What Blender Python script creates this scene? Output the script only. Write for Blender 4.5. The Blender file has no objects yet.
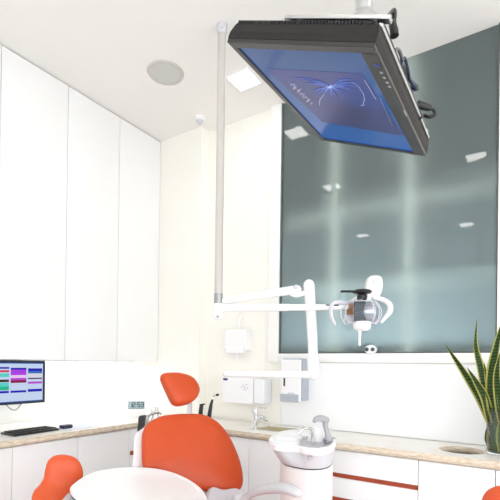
import bpy, bmesh, math, random
from mathutils import Vector, Matrix
random.seed(7)
C = bpy.context.scene.collection
V = Vector
PI = math.pi

# ------------------------------------------------------------------ camera
F, YAW, PIT, ROL, CX, CY = 425.63, 0.581755, 0.002743, 0.012889, 249.05, 363.30
EYE = V((0, 0, 1.25))
fw = V((-math.sin(YAW) * math.cos(PIT), math.cos(YAW) * math.cos(PIT), math.sin(PIT)))
_r = V((math.cos(YAW), math.sin(YAW), 0)); _u = _r.cross(fw)
cr, sr = math.cos(ROL), math.sin(ROL)
rt = _r * cr + _u * sr
up = _u * cr - _r * sr
cam = bpy.data.cameras.new('camera'); camo = bpy.data.objects.new('camera', cam); C.objects.link(camo)
camo.matrix_world = Matrix(((rt.x, up.x, -fw.x, EYE.x), (rt.y, up.y, -fw.y, EYE.y), (rt.z, up.z, -fw.z, EYE.z), (0, 0, 0, 1)))
cam.sensor_width = 36; cam.lens = F * 36 / 500
cam.shift_x = (250 - CX) / 500; cam.shift_y = (CY - 250) / 500
cam.clip_start = 0.02
bpy.context.scene.camera = camo

def ray(x, y): return (fw * F + rt * (x - CX) - up * (y - CY)) / F
def dp(x, y, d): return EYE + ray(x, y) * d                    # real point at a given distance along the view axis
def on(x, y, ax, val):                                         # real point on an axis-aligned plane of the room
    d = ray(x, y); i = 'XYZ'.index(ax); return EYE + d * ((val - EYE[i]) / d[i])
def onp(x, y, p, n):
    d = ray(x, y); return EYE + d * ((p - EYE).dot(n) / d.dot(n))

# ------------------------------------------------------------------ materials
def mat(name, col, rough=0.5, metal=0.0, emit=None, es=0.0, trans=0.0, ior=1.45, coat=0.0, noise=0.0, nscale=20.0, bump=0.0, spec=0.5):
    m = bpy.data.materials.new(name); m.use_nodes = True
    nt = m.node_tree; b = nt.nodes['Principled BSDF']
    b.inputs['Base Color'].default_value = (*col, 1)
    b.inputs['Roughness'].default_value = rough
    b.inputs['Metallic'].default_value = metal
    b.inputs['IOR'].default_value = ior
    b.inputs['Specular IOR Level'].default_value = spec
    b.inputs['Transmission Weight'].default_value = trans
    b.inputs['Coat Weight'].default_value = coat
    if emit: b.inputs['Emission Color'].default_value = (*emit, 1); b.inputs['Emission Strength'].default_value = es
    if noise or bump:
        tc = nt.nodes.new('ShaderNodeTexCoord'); n = nt.nodes.new('ShaderNodeTexNoise')
        n.inputs['Scale'].default_value = nscale; n.inputs['Detail'].default_value = 5
        nt.links.new(tc.outputs['Object'], n.inputs['Vector'])
        if noise:
            r = nt.nodes.new('ShaderNodeValToRGB')
            r.color_ramp.elements[0].position = .3; r.color_ramp.elements[1].position = .7
            r.color_ramp.elements[0].color = (*[c * (1 - noise) for c in col], 1)
            r.color_ramp.elements[1].color = (*[min(1, c * (1 + noise)) for c in col], 1)
            nt.links.new(n.outputs['Fac'], r.inputs['Fac']); nt.links.new(r.outputs['Color'], b.inputs['Base Color'])
        if bump:
            bp = nt.nodes.new('ShaderNodeBump'); bp.inputs['Strength'].default_value = bump; bp.inputs['Distance'].default_value = .002
            nt.links.new(n.outputs['Fac'], bp.inputs['Height']); nt.links.new(bp.outputs['Normal'], b.inputs['Normal'])
    return m
def s(r, g, b):                                                # sRGB 0-255 to linear
    f = lambda c: (c / 255 / 12.92) if c / 255 <= .04045 else ((c / 255 + .055) / 1.055) ** 2.4
    return (f(r), f(g), f(b))
M = {}
M['ceil'] = mat('ceiling_paint', (.82, .80, .775), .9, noise=.01, nscale=3)
M['cream'] = mat('cream_wall_paint', (.90, .885, .825), .85, noise=.01, nscale=4)
M['white_wall'] = mat('white_wall_paint', (.86, .86, .84), .8, noise=.01, nscale=4)
M['panel'] = mat('white_glass_panel', (.90, .91, .92), .12, noise=.005, nscale=2)
M['floor'] = mat('pale_vinyl_floor', (.78, .78, .78), .35, noise=.05, nscale=8)
M['cab'] = mat('white_lacquer', (.86, .86, .86), .3, noise=.006, nscale=6)
M['cabin'] = mat('carcass_grey', (.55, .53, .50), .6, noise=.02)
M['frame'] = mat('warm_white_frame', (.88, .88, .86), .35, noise=.01)
M['gasket'] = mat('grey_gasket', (.10, .115, .115), .5, noise=.1)
M['wm'] = mat('white_enamel', (.86, .86, .86), .25, noise=.006)
M['wp'] = mat('white_plastic', (.87, .87, .88), .35, noise=.006)
M['gp'] = mat('pale_grey_plastic', (.60, .60, .63), .35, noise=.01)
M['gp2'] = mat('mid_grey_plastic', (.36, .37, .39), .4, noise=.02)
M['pole'] = mat('pale_grey_enamel', (.54, .51, .48), .35, noise=.01)
M['chrome'] = mat('chrome', (.78, .79, .80), .1, 1.0, noise=.01)
M['steel'] = mat('brushed_steel', (.55, .56, .56), .3, 1.0, noise=.03, nscale=60)
M['mirror'] = mat('reflector_mirror', (.95, .95, .98), .28, 1.0, noise=.02, nscale=30)
M['black'] = mat('black_plastic', (.012, .012, .013), .4, noise=.1)
M['char'] = mat('charcoal_plastic', (.022, .020, .019), .6, spec=.25, noise=.06, nscale=40)
M['bez'] = mat('monitor_bezel', (.030, .026, .026), .3, noise=.06)
M['orange'] = mat('orange_vinyl', (.56, .066, .010), .42, noise=.03, nscale=14, bump=.15)
M['orange2'] = mat('orange_plastic', (.66, .088, .020), .38, noise=.03, nscale=10)
M['red'] = mat('rust_red_laminate', (.36, .055, .02), .5, noise=.06)
M['slot'] = mat('dark_slot', (.05, .05, .055), .6, noise=.1)
M['blue_label'] = mat('navy_label', (.03, .04, .16), .5, noise=.1)
M['greyband'] = mat('smoky_grey_plastic', (.42, .45, .52), .3, noise=.03)
M['paper'] = mat('paper', (.75, .79, .86), .8, noise=.02)
M['lcd'] = mat('lcd_grey', (.36, .47, .50), .3, noise=.03)
M['lcdd'] = mat('lcd_digit', (.012, .03, .04), .4, noise=.05)
M['grille'] = mat('speaker_grille', (.55, .55, .53), .6, noise=.12, nscale=400)
M['orange_mirror'] = mat('orange_reflection_tint', (.92, .66, .42), .3, .8, noise=.05)  # orange chair reflection put into the reflector colour
M['dgrey'] = mat('lamp_grey', (.07, .085, .09), .4, noise=.05)
M['glass'] = mat('clear_glass', (.95, .98, .97), .02, trans=1.0, ior=1.45, noise=.005)
M['shield'] = mat('clear_acrylic', (.95, .95, .99), .03, trans=1.0, ior=1.12, noise=.005)
M['leafy'] = mat('leaf_yellow_margin', (.52, .50, .11), .4, noise=.08, nscale=60)
M['soil'] = mat('stem_green', (.07, .17, .02), .4, noise=.35, nscale=90)
M['led'] = mat('led_panel', (.9, .9, .9), .5, emit=(1, .97, .92), es=20, noise=.005)
M['strip'] = mat('led_strip', (.9, .9, .9), .5, emit=(.97, .98, 1), es=14, noise=.005)

def leaf_mat():
    m = bpy.data.materials.new('banded_leaf_green'); m.use_nodes = True
    nt = m.node_tree; b = nt.nodes['Principled BSDF']; b.inputs['Roughness'].default_value = .38
    tc = nt.nodes.new('ShaderNodeTexCoord'); w = nt.nodes.new('ShaderNodeTexWave'); w.bands_direction = 'Z'
    w.inputs['Scale'].default_value = 22; w.inputs['Distortion'].default_value = 6; w.inputs['Detail'].default_value = 3
    r = nt.nodes.new('ShaderNodeValToRGB')
    r.color_ramp.elements[0].color = (.012, .035, .008, 1); r.color_ramp.elements[1].color = (.06, .15, .03, 1)
    nt.links.new(tc.outputs['Object'], w.inputs['Vector']); nt.links.new(w.outputs['Fac'], r.inputs['Fac']); nt.links.new(r.outputs['Color'], b.inputs['Base Color'])
    return m
M['leaf'] = leaf_mat()

def wood_mat(name, c1, c2, sc, stretch, rough=.4):
    m = bpy.data.materials.new(name); m.use_nodes = True
    nt = m.node_tree; b = nt.nodes['Principled BSDF']; b.inputs['Roughness'].default_value = rough
    tc = nt.nodes.new('ShaderNodeTexCoord'); mp = nt.nodes.new('ShaderNodeMapping'); mp.inputs['Scale'].default_value = stretch
    n = nt.nodes.new('ShaderNodeTexNoise'); n.inputs['Scale'].default_value = sc; n.inputs['Detail'].default_value = 6
    r = nt.nodes.new('ShaderNodeValToRGB'); r.color_ramp.elements[0].position = .35; r.color_ramp.elements[1].position = .68
    r.color_ramp.elements[0].color = (*c1, 1); r.color_ramp.elements[1].color = (*c2, 1)
    nt.links.new(tc.outputs['Object'], mp.inputs['Vector']); nt.links.new(mp.outputs['Vector'], n.inputs['Vector'])
    nt.links.new(n.outputs['Fac'], r.inputs['Fac']); nt.links.new(r.outputs['Color'], b.inputs['Base Color'])
    return m
M['top'] = wood_mat('pale_stone_top', (.83, .79, .73), (.88, .86, .82), 9, (1, 1, 1), .3)
M['edge'] = wood_mat('layered_edge', (.56, .43, .30), (.80, .72, .60), 30, (1, 1, 6), .5)

def frosted_glass():
    m = bpy.data.materials.new('frosted_teal_glass'); m.use_nodes = True
    nt = m.node_tree; nt.nodes.clear()
    out = nt.nodes.new('ShaderNodeOutputMaterial')
    tr = nt.nodes.new('ShaderNodeBsdfTranslucent'); tr.inputs['Color'].default_value = (.54, .585, .58, 1)
    df = nt.nodes.new('ShaderNodeBsdfDiffuse'); df.inputs['Color'].default_value = (.095, .108, .104, 1)
    gl = nt.nodes.new('ShaderNodeBsdfGlossy'); gl.inputs['Roughness'].default_value = .015
    fr = nt.nodes.new('ShaderNodeFresnel'); fr.inputs['IOR'].default_value = 1.45
    tc = nt.nodes.new('ShaderNodeTexCoord'); n = nt.nodes.new('ShaderNodeTexNoise'); n.inputs['Scale'].default_value = .8
    bp = nt.nodes.new('ShaderNodeBump'); bp.inputs['Strength'].default_value = .02; bp.inputs['Distance'].default_value = .01
    nt.links.new(tc.outputs['Object'], n.inputs['Vector']); nt.links.new(n.outputs['Fac'], bp.inputs['Height'])
    nt.links.new(bp.outputs['Normal'], gl.inputs['Normal'])
    m1 = nt.nodes.new('ShaderNodeMixShader'); m1.inputs[0].default_value = .5
    m2 = nt.nodes.new('ShaderNodeMixShader')
    nt.links.new(tr.outputs[0], m1.inputs[1]); nt.links.new(df.outputs[0], m1.inputs[2])
    nt.links.new(fr.outputs[0], m2.inputs[0]); nt.links.new(m1.outputs[0], m2.inputs[1]); nt.links.new(gl.outputs[0], m2.inputs[2])
    nt.links.new(m2.outputs[0], out.inputs['Surface'])
    return m
M['frost'] = frosted_glass()
M['bar'] = mat('added_bar_glow', (.8, .8, .7), .5, emit=(1, 1, .90), es=30, noise=.01)  # glow for made-up bars that give the frosted pane its bright bands
M['glow_strip'] = mat('added_strip_glow', (.7, .8, .9), .5, emit=(.74, .89, 1.0), es=72, noise=.01)  # glow added below the pane to lighten it towards the bottom
M['cavity'] = mat('cavity_grey', (.30, .34, .35), .8, noise=.02)
def em(name, rgb, st=1.0):
    m = mat(name, (0, 0, 0), .25, emit=s(*rgb), es=st, spec=.3); return m

# ------------------------------------------------------------------ mesh helpers
def wloc(o):
    p = V((0, 0, 0))
    while o: p += o.location; o = o.parent
    return p
def obj(name, bm, m, parent=None, smooth=True, mats=None, loc=None, ang=40):
    off = wloc(parent) if parent else (V(loc) if loc is not None else V((0, 0, 0)))
    bmesh.ops.translate(bm, verts=bm.verts, vec=-off)
    bmesh.ops.recalc_face_normals(bm, faces=bm.faces)
    me = bpy.data.meshes.new(name); bm.to_mesh(me); bm.free()
    for k in (mats or [m]): me.materials.append(k)
    if smooth:
        me.polygons.foreach_set('use_smooth', [True] * len(me.polygons))
        me.set_sharp_from_angle(angle=math.radians(ang))
    o = bpy.data.objects.new(name, me); C.objects.link(o)
    if parent: o.parent = parent
    elif loc is not None: o.location = loc
    return o
def tag(o, label, cat, group=None):
    o['label'] = label; o['category'] = cat
    if group: o['group'] = group
    return o
def thing(name, label, cat, loc=(0, 0, 0), group=None):
    o = bpy.data.objects.new(name, None); C.objects.link(o); o.location = loc; o.empty_display_size = .05
    return tag(o, label, cat, group)
def struct(o): o['kind'] = 'structure'; return o
def dup(root, delta, label, group=None):
    r = root.copy(); C.objects.link(r); r.location = root.location + V(delta); r['label'] = label
    if group: r['group'] = group
    for ch in root.children:
        c = ch.copy(); C.objects.link(c); c.parent = r
        for g in ch.children:
            d = g.copy(); C.objects.link(d); d.parent = c
    return r

def B(): return bmesh.new()
def box(bm, a, b, bev=0.0, seg=2, mi=0):
    a, b = V(a), V(b); lo = V([min(a[i], b[i]) for i in range(3)]); hi = V([max(a[i], b[i]) for i in range(3)])
    t = bmesh.new(); bmesh.ops.create_cube(t, size=1)
    for v in t.verts: v.co = V([lo[i] + (v.co[i] + .5) * (hi[i] - lo[i]) for i in range(3)])
    if bev: bmesh.ops.bevel(t, geom=t.edges[:], offset=bev, segments=seg, profile=.7, affect='EDGES')
    return merge(bm, t, mi)
def merge(bm, t, mi=0, mx=None):
    vs = {}
    for v in t.verts: vs[v] = bm.verts.new(mx @ v.co if mx else v.co)
    for f in t.faces:
        try: nf = bm.faces.new([vs[v] for v in f.verts]); nf.material_index = mi if mi else f.material_index
        except ValueError: pass
    t.free(); return bm
def obox(bm, c, ex, ey, ez, a, b, bev=0.0, seg=2, mi=0):        # box between local corners a,b in frame (c; ex,ey,ez)
    t = bmesh.new(); box(t, a, b, bev, seg)
    mx = Matrix(((ex.x, ey.x, ez.x, c.x), (ex.y, ey.y, ez.y, c.y), (ex.z, ey.z, ez.z, c.z), (0, 0, 0, 1)))
    return merge(bm, t, mi, mx)
def smooth_path(P, n=6, closed=False):
    P = [V(p) for p in P]; N = len(P); out = []
    rng = range(N if closed else N - 1)
    for i in rng:
        p1, p2 = P[i], P[(i + 1) % N]
        p0 = P[(i - 1) % N] if closed or i > 0 else p1 * 2 - p2
        p3 = P[(i + 2) % N] if closed or i + 2 < N else p2 * 2 - p1
        for k in range(n):
            t = k / n
            out.append(.5 * ((2 * p1) + (p2 - p0) * t + (2 * p0 - 5 * p1 + 4 * p2 - p3) * t * t + (3 * p1 - p0 - 3 * p2 + p3) * t ** 3))
    if not closed: out.append(P[-1])
    return out
def tube(bm, P, R, seg=14, cap=True, flat=1.0, mi=0, rnd=False):
    P = [V(p) for p in P]; n = len(P)
    if not isinstance(R, (list, tuple)): R = [R] * n
    elif len(R) != n:
        R0 = R; R = [R0[min(int(i / (n - 1) * (len(R0) - 1)), len(R0) - 2)] * (1 - ((i / (n - 1) * (len(R0) - 1)) - min(int(i / (n - 1) * (len(R0) - 1)), len(R0) - 2))) +
                     R0[min(int(i / (n - 1) * (len(R0) - 1)), len(R0) - 2) + 1] * ((i / (n - 1) * (len(R0) - 1)) - min(int(i / (n - 1) * (len(R0) - 1)), len(R0) - 2)) for i in range(n)]
    R = list(R)
    if rnd:                                                   # rounded ends
        a0 = (P[0] - P[1]).normalized(); a1 = (P[-1] - P[-2]).normalized(); r0, r1 = R[0], R[-1]
        P = [P[0] + a0 * r0 * math.sin(q) for q in (1.45, 1.0, .5)] + P + [P[-1] + a1 * r1 * math.sin(q) for q in (.5, 1.0, 1.45)]
        R = [r0 * math.cos(q) for q in (1.45, 1.0, .5)] + R + [r1 * math.cos(q) for q in (.5, 1.0, 1.45)]
        n = len(P)
    rings = []; prev = None
    for i in range(n):
        t = (P[min(i + 1, n - 1)] - P[max(i - 1, 0)]).normalized()
        if prev is None:
            h = V((0, 0, 1)) if abs(t.z) < .9 else V((1, 0, 0))
            u = t.cross(h).normalized()
        else:
            u = (prev - t * prev.dot(t)).normalized()
        prev = u; w = t.cross(u)
        rings.append([bm.verts.new(P[i] + u * (R[i] * math.cos(2 * PI * k / seg)) + w * (R[i] * flat * math.sin(2 * PI * k / seg))) for k in range(seg)])
    for a, b in zip(rings, rings[1:]):
        for k in range(seg):
            f = bm.faces.new((a[k], a[(k + 1) % seg], b[(k + 1) % seg], b[k])); f.material_index = mi
    if cap:
        f = bm.faces.new(rings[0][::-1]); f.material_index = mi
        f = bm.faces.new(rings[-1]); f.material_index = mi
    return bm
def lathe(bm, c, prof, seg=40, ax=None, mi=0):                  # prof: (radius, height) along axis
    c = V(c); ax = (ax or V((0, 0, 1))).normalized()
    h = V((1, 0, 0)) if abs(ax.x) < .9 else V((0, 1, 0))
    u = ax.cross(h).normalized(); w = ax.cross(u); rings = []
    for r, z in prof:
        if r < 1e-6: rings.append([bm.verts.new(c + ax * z)])
        else: rings.append([bm.verts.new(c + ax * z + (u * math.cos(2 * PI * k / seg) + w * math.sin(2 * PI * k / seg)) * r) for k in range(seg)])
    for a, b in zip(rings, rings[1:]):
        for k in range(seg):
            k2 = (k + 1) % seg
            if len(a) == 1 and len(b) == 1: continue
            if len(a) == 1: vs = (a[0], b[k2], b[k])
            elif len(b) == 1: vs = (a[k], a[k2], b[0])
            else: vs = (a[k], a[k2], b[k2], b[k])
            f = bm.faces.new(vs); f.material_index = mi
    return bm
def stack(bm, outline, rings, disp=None, mi=0):                 # closed solid: outline scaled about its centre, moved along a direction
    c = sum(outline, V((0, 0, 0))) / len(outline); L = []
    for sc, off in rings:
        if sc < 1e-6: L.append([bm.verts.new(c + off)])
        else: L.append([bm.verts.new(c + (p - c) * sc + off) for p in outline])
    n = len(outline)
    for a, b in zip(L, L[1:]):
        for k in range(n):
            k2 = (k + 1) % n
            if len(a) == 1: vs = (a[0], b[k2], b[k])
            elif len(b) == 1: vs = (a[k], a[k2], b[0])
            else: vs = (a[k], a[k2], b[k2], b[k])
            f = bm.faces.new(vs); f.material_index = mi
    for e, flip in ((L[0], True), (L[-1], False)):
        if len(e) > 1: bm.faces.new(e[::-1] if flip else e).material_index = mi
    if disp:
        for v in bm.verts: v.co += disp(v.co)
    return bm
def pillow(bm, outline, n, th, dome, edge=.03):
    R = [(.0, -th), (.55, -th), (.90, -th * .97), (.965, -th * .85), (.99, -th * .6), (1, -th * .35), (.992, -th * .12), (.97, .0), (.93, dome * .22), (.84, dome * .48), (.68, dome * .75), (.45, dome * .92), (.22, dome * .99), (0, dome)]
    return stack(bm, outline, [(a, n * b) for a, b in R])
def prism(bm, pts, vec, mi=0):
    a = [bm.verts.new(V(p)) for p in pts]; b = [bm.verts.new(V(p) + vec) for p in pts]; n = len(a)
    for k in range(n): bm.faces.new((a[k], a[(k + 1) % n], b[(k + 1) % n], b[k])).material_index = mi
    bm.faces.new(a[::-1]).material_index = mi; bm.faces.new(b).material_index = mi
    return bm

# ------------------------------------------------------------------ room shell
XL, XR, YB, YF, ZC = -2.80, 1.7, 2.50, -2.4, 3.0
t = B(); box(t, (XL - .1, YF - .1, -.1), (XR + .1, YB + .6, 0)); struct(obj('floor', t, M['floor'], smooth=False))
t = B(); box(t, (XL - .1, YF - .1, ZC), (XR + .1, YB + .6, ZC + .1)); struct(obj('ceiling', t, M['ceil'], smooth=False))
t = B(); box(t, (XL - .1, YF, 0), (XL, YB + .1, ZC)); struct(obj('wall_left', t, M['white_wall'], smooth=False))
DY0, DY1, DZ0, DZ1 = -2.1, 1.7, .20, 2.35                       # unseen daylight window added in the right wall to brighten the room
t = B(); box(t, (XR, YF, 0), (XR + .1, DY0, ZC)); box(t, (XR, DY1, 0), (XR + .1, YB + .1, ZC)); box(t, (XR, DY0, 0), (XR + .1, DY1, DZ0)); box(t, (XR, DY0, DZ1), (XR + .1, DY1, ZC))
struct(obj('wall_right', t, M['white_wall'], smooth=False))
w2 = struct(bpy.data.objects.new('fill_window_right', None)); C.objects.link(w2); w2.location = (XR, -.2, DZ0)
t = B(); box(t, (XR + .02, DY0, DZ0), (XR + .07, DY0 + .05, DZ1)); box(t, (XR + .02, DY1 - .05, DZ0), (XR + .07, DY1, DZ1)); box(t, (XR + .02, DY0 + .05, DZ0), (XR + .07, DY1 - .05, DZ0 + .05)); box(t, (XR + .02, DY0 + .05, DZ1 - .05), (XR + .07, DY1 - .05, DZ1)); box(t, (XR + .025, -.23, DZ0 + .05), (XR + .065, -.17, DZ1 - .05))
obj('window_frame', t, M['frame'], w2, smooth=False)
pt = bpy.data.lights.new('fill_window_portal', 'AREA'); pt.shape = 'RECTANGLE'; pt.size = DZ1 - DZ0; pt.size_y = DY1 - DY0; pt.cycles.is_portal = True
po_ = bpy.data.objects.new('fill_window_portal', pt); C.objects.link(po_); po_.location = (XR + .095, (DY0 + DY1) / 2, (DZ0 + DZ1) / 2); po_.rotation_euler = (0, PI / 2, 0); po_.parent = None
GX_0, GX_1, GZ_1 = -.30, 1.55, 2.3                                # unseen glazed opening added behind the viewer to light the base cupboards
t = B(); box(t, (XL, YF - .1, 0), (GX_0, YF, ZC)); box(t, (GX_1, YF - .1, 0), (XR, YF, ZC)); box(t, (GX_0, YF - .1, GZ_1), (GX_1, YF, ZC)); struct(obj('wall_front', t, M['white_wall'], smooth=False))
w3 = struct(bpy.data.objects.new('fill_window_rear', None)); C.objects.link(w3); w3.location = ((GX_0 + GX_1) / 2, YF, 0)
t = B(); box(t, (GX_0, YF - .07, 0), (GX_0 + .05, YF - .02, GZ_1)); box(t, (GX_1 - .05, YF - .07, 0), (GX_1, YF - .02, GZ_1)); box(t, (GX_0 + .05, YF - .07, GZ_1 - .05), (GX_1 - .05, YF - .02, GZ_1)); box(t, (GX_0 + .05, YF - .07, 0), (GX_1 - .05, YF - .02, .06))
obj('window_frame', t, M['frame'], w3, smooth=False)
pt2 = bpy.data.lights.new('fill_opening_portal', 'AREA'); pt2.shape = 'RECTANGLE'; pt2.size = GX_1 - GX_0; pt2.size_y = GZ_1; pt2.cycles.is_portal = True
po2 = bpy.data.objects.new('fill_opening_portal', pt2); C.objects.link(po2); po2.location = ((GX_0 + GX_1) / 2, YF - .095, GZ_1 / 2); po2.rotation_euler = (PI / 2, 0, 0)
WX0, WX1, WZ0 = -1.48, -.085, 1.27
t = B(); box(t, (XL, YB, 0), (WX0, YB + .1, ZC)); box(t, (WX0, YB, 0), (WX1, YB + .1, WZ0)); box(t, (WX1, YB, 0), (XR, YB + .1, ZC))
struct(obj('wall_back', t, M['cream'], smooth=False))
t = B(); box(t, (XL, 2.41, .85), (-2.03, YB, ZC)); struct(obj('trim_1', t, M['cream'], smooth=False))          # boxed pier in the corner
t = B(); box(t, (-1.371, 2.488, .852), (1.2, YB, WZ0 - .004), .002); struct(obj('trim_2', t, M['panel'], smooth=False))   # glossy white splashback

# window: frame, gasket, frosted pane, added glow box behind it
win = struct(bpy.data.objects.new('window_1', None)); C.objects.link(win); win.location = (-.78, 2.5, 1.27)
t = B(); box(t, (WX0, 2.478, WZ0), (-1.398, 2.60, ZC), .003); box(t, (-1.398, 2.478, WZ0), (WX1, 2.60, 1.325), .003); box(t, (-.137, 2.478, 1.325), (WX1, 2.60, ZC), .003)
obj('window_frame', t, M['frame'], win)
t = B(); box(t, (-1.398, 2.484, 1.325), (-1.388, 2.506, ZC)); box(t, (-.143, 2.484, 1.325), (-.137, 2.506, ZC)); box(t, (-1.398, 2.486, 1.325), (-.137, 2.506, 1.331))
obj('gasket', t, M['gasket'], win, smooth=False)
t = B(); box(t, (-1.394, 2.496, 1.327), (-.139, 2.504, ZC)); obj('pane', t, M['frost'], win, smooth=False)
t = B(); box(t, (WX0, 3.0, 1.2), (WX1, 3.05, ZC)); box(t, (WX0 - .05, 2.6, 1.2), (WX0, 3.0, ZC)); box(t, (WX1, 2.6, 1.2), (WX1 + .05, 3.0, ZC)); box(t, (WX0, 2.6, 1.15), (WX1, 3.0, 1.2))
obj('added_glow_box', t, M['cavity'], win, smooth=False)  # unseen box added to hold the glow behind the pane
for xx in (-1.02, -.572):
    t = B(); tube(t, [(xx, 2.545, 1.33), (xx, 2.545, ZC)], .011); obj('added_glow_bar', t, M['bar'], win)  # added glowing bars, standing in for the mullion bands
for zz in (2.19, 1.72):
    t = B(); tube(t, [(-1.37, 2.555, zz), (-.15, 2.555, zz)], .007); obj('added_glow_bar', t, M['bar'], win)
t = B(); box(t, (-1.35, 2.72, 1.205), (-.18, 2.95, 1.22)); obj('added_glow_strip', t, M['glow_strip'], win, smooth=False)  # added glowing strip that grades the pane from below

# ------------------------------------------------------------------ ceiling fittings
def light_at(x, y, label, first=None):
    if first: return dup(first, V((x, y, ZC)) - first.location, label, 'square ceiling lights')
    r = thing('ceiling_light', label, 'ceiling light', (x, y, ZC), 'square ceiling lights')
    t = B(); h = .082; g = .010
    for a, b in (((-h, -h), (h, -h + g)), ((-h, h - g), (h, h)), ((-h, -h + g), (-h + g, h - g)), ((h - g, -h + g), (h, h - g))):
        box(t, (x + a[0], y + a[1], ZC - .012), (x + b[0], y + b[1], ZC), .002)
    obj('frame', t, M['wp'], r)
    t = B(); box(t, (x - h + g, y - h + g, ZC - .008), (x + h - g, y + h - g, ZC - .001)); obj('diffuser', t, M['led'], r, smooth=False)
    t = B(); box(t, (x - .008, y - h + .016, ZC - .014), (x - .002, y - h + .028, ZC - .008)); obj('latch', t, M['gp2'], r, smooth=False)
    return r
L0 = light_at(-1.475, 2.145, 'square lit ceiling panel beside the upright grey pole')
for x, y, lb in ((-1.62, 1.10, 'square ceiling light mirrored in the window glass just below the hanging monitor'),
                 (-.38, 1.035, 'square ceiling light mirrored near the upper right edge of the window glass'),
                 (-.65, -.79, 'square ceiling light mirrored faintly at right, halfway down the window glass'),
                 (-1.87, -.57, 'square ceiling light mirrored faintly above the dental lamp'),
                 (.75, 1.0, 'added square ceiling light out of view to the right of the hanging monitor'),  # this and the next two: unseen lamps added to even the room light
                 (.6, -.8, 'added square ceiling light out of view behind the viewer on the right'),
                 (.2, -1.9, 'added square ceiling light out of view behind the viewer by the far wall')):
    light_at(x, y, lb, L0)
sp = thing('ceiling_speaker', 'round off-white speaker grille set flush in the ceiling', 'ceiling speaker', (-1.845, 1.85, ZC))
t = B(); lathe(t, (-1.845, 1.85, ZC), [(.088, -.002), (.090, -.009), (.106, -.007), (.110, 0)], 48); obj('rim', t, M['pole'], sp)
t = B(); lathe(t, (-1.845, 1.85, ZC), [(0, -.0075), (.06, -.007), (.089, -.005), (.089, 0)], 48); obj('grille', t, M['grille'], sp)
p = V((-1.97, 2.32, ZC))
sd = thing('motion_sensor', 'small white domed sensor on the ceiling near the corner pier', 'sensor', p)
t = B(); lathe(t, p, [(.038, 0), (.038, -.014), (.030, -.02), (0, -.021)], 32); obj('base', t, M['wp'], sd)
t = B(); lathe(t, p, [(.024, -.018), (.023, -.032), (.014, -.044), (0, -.047)], 28); obj('lens', t, M['gp'], sd)

# ------------------------------------------------------------------ cabinets on the left wall
def wall_cabinet(y0, y1, label, cat='cupboard'):
    r = thing('wall_cabinet', label, cat, ((-2.445 - 2.8) / 2, (y0 + y1) / 2, 1.27), 'tall white wall cupboards')
    t = B(); box(t, (-2.795, y0 + .001, 1.272), (-2.470, y1 - .001, 2.998)); obj('body', t, M['cabin'], r, smooth=False)
    t = B(); box(t, (-2.466, y0 + .002, 1.262), (-2.445, y1 - .002, 2.993), .0015); obj('door', t, M['cab'], r)
    return r
wall_cabinet(.786, 1.195, 'tall white handleless wall cupboard, only a sliver at the left edge of the view')
wall_cabinet(1.195, 1.603, 'tall white handleless wall cupboard above the computer screen, leftmost full door')
wall_cabinet(1.603, 2.009, 'middle tall white handleless wall cupboard, between the seams')
wall_cabinet(2.009, 2.408, 'tall white handleless wall cupboard next to the cream corner pier')
us = thing('under_cabinet_light', 'bright strip light under the tall white wall cupboards', 'strip light', (-2.73, 1.6, 1.262))
t = B(); box(t, (-2.77, .82, 1.252), (-2.69, 2.38, 1.2715), .003); obj('housing', t, M['wp'], us)
t = B(); box(t, (-2.762, .83, 1.246), (-2.698, 2.37, 1.2525)); obj('diffuser', t, M['strip'], us, smooth=False)

def base_left(y0, y1, label, pull=None):
    r = thing('base_cabinet', label, 'cupboard', (-2.5, (y0 + y1) / 2, 0), 'white base cupboards')
    t = B(); box(t, (-2.79, y0 + .001, .02), (-2.236, y1 - .001, .812)); obj('body', t, M['cabin'], r, smooth=False)
    t = B(); box(t, (-2.234, y0 + .0015, .05), (-2.215, y1 - .0015, .808), .0012); d = obj('door', t, M['cab'], r)
    if pull:
        t = B(); box(t, (-2.2155, pull[0], .636), (-2.208, pull[1], .662), .002); obj('finger_pull', t, M['red'], d)['label'] = 'small rust red finger pull'
    return r
base_left(.78, 1.164, 'white base cupboard at the left edge under the keyboard')
base_left(1.164, 1.546, 'white base cupboard behind the orange stool back')
base_left(1.546, 1.935, 'white base cupboard between the orange stool and the dental chair')
base_left(1.935, 2.115, 'narrow white corner base cupboard with a rust red pull beside the dental chair', (1.940, 1.978))
def base_back(x0, x1, label, gaps=None):
    r = thing('base_cabinet' if not gaps else 'drawer_unit', label, 'cupboard' if not gaps else 'drawers', ((x0 + x1) / 2, 2.3, 0), 'white base cupboards')
    t = B()
    if gaps: box(t, (x0 + .001, 2.145, .02), (x1 - .001, 2.49, .812))
    else:
        box(t, (x0 + .001, 2.141, .02), (x0 + .019, 2.49, .69)); box(t, (x1 - .019, 2.141, .02), (x1 - .001, 2.49, .69))
        box(t, (x0 + .019, 2.141, .02), (x1 - .019, 2.47, .04)); box(t, (x0 + .019, 2.47, .02), (x1 - .019, 2.49, .69))
    obj('body', t, M['cabin'], r, smooth=False)
    if not gaps:
        t = B(); box(t, (x0 + .0015, 2.12, .05), (x1 - .0015, 2.139, .808), .0012); obj('door', t, M['cab'], r)
    else:
        zs = [.808] + [z for g in gaps for z in g] + [.05]
        for k in range(0, len(zs), 2):
            t = B(); box(t, (x0 + .0015, 2.12, zs[k + 1]), (x1 - .0015, 2.139, zs[k]), .0012); obj('drawer', t, M['cab'], r)
        for g in gaps:
            t = B(); box(t, (x0 + .004, 2.132, g[1]), (x1 - .004, 2.144, g[0])); obj('grip_channel', t, M['red'], r, smooth=False)['label'] = 'rust red grip channel'
    return r
base_back(-2.215, -1.387, 'white base cupboard in the corner right behind the dental chair')
base_back(-1.387, -.985, 'white base cupboard between the dental chair and the spittoon column')
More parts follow.
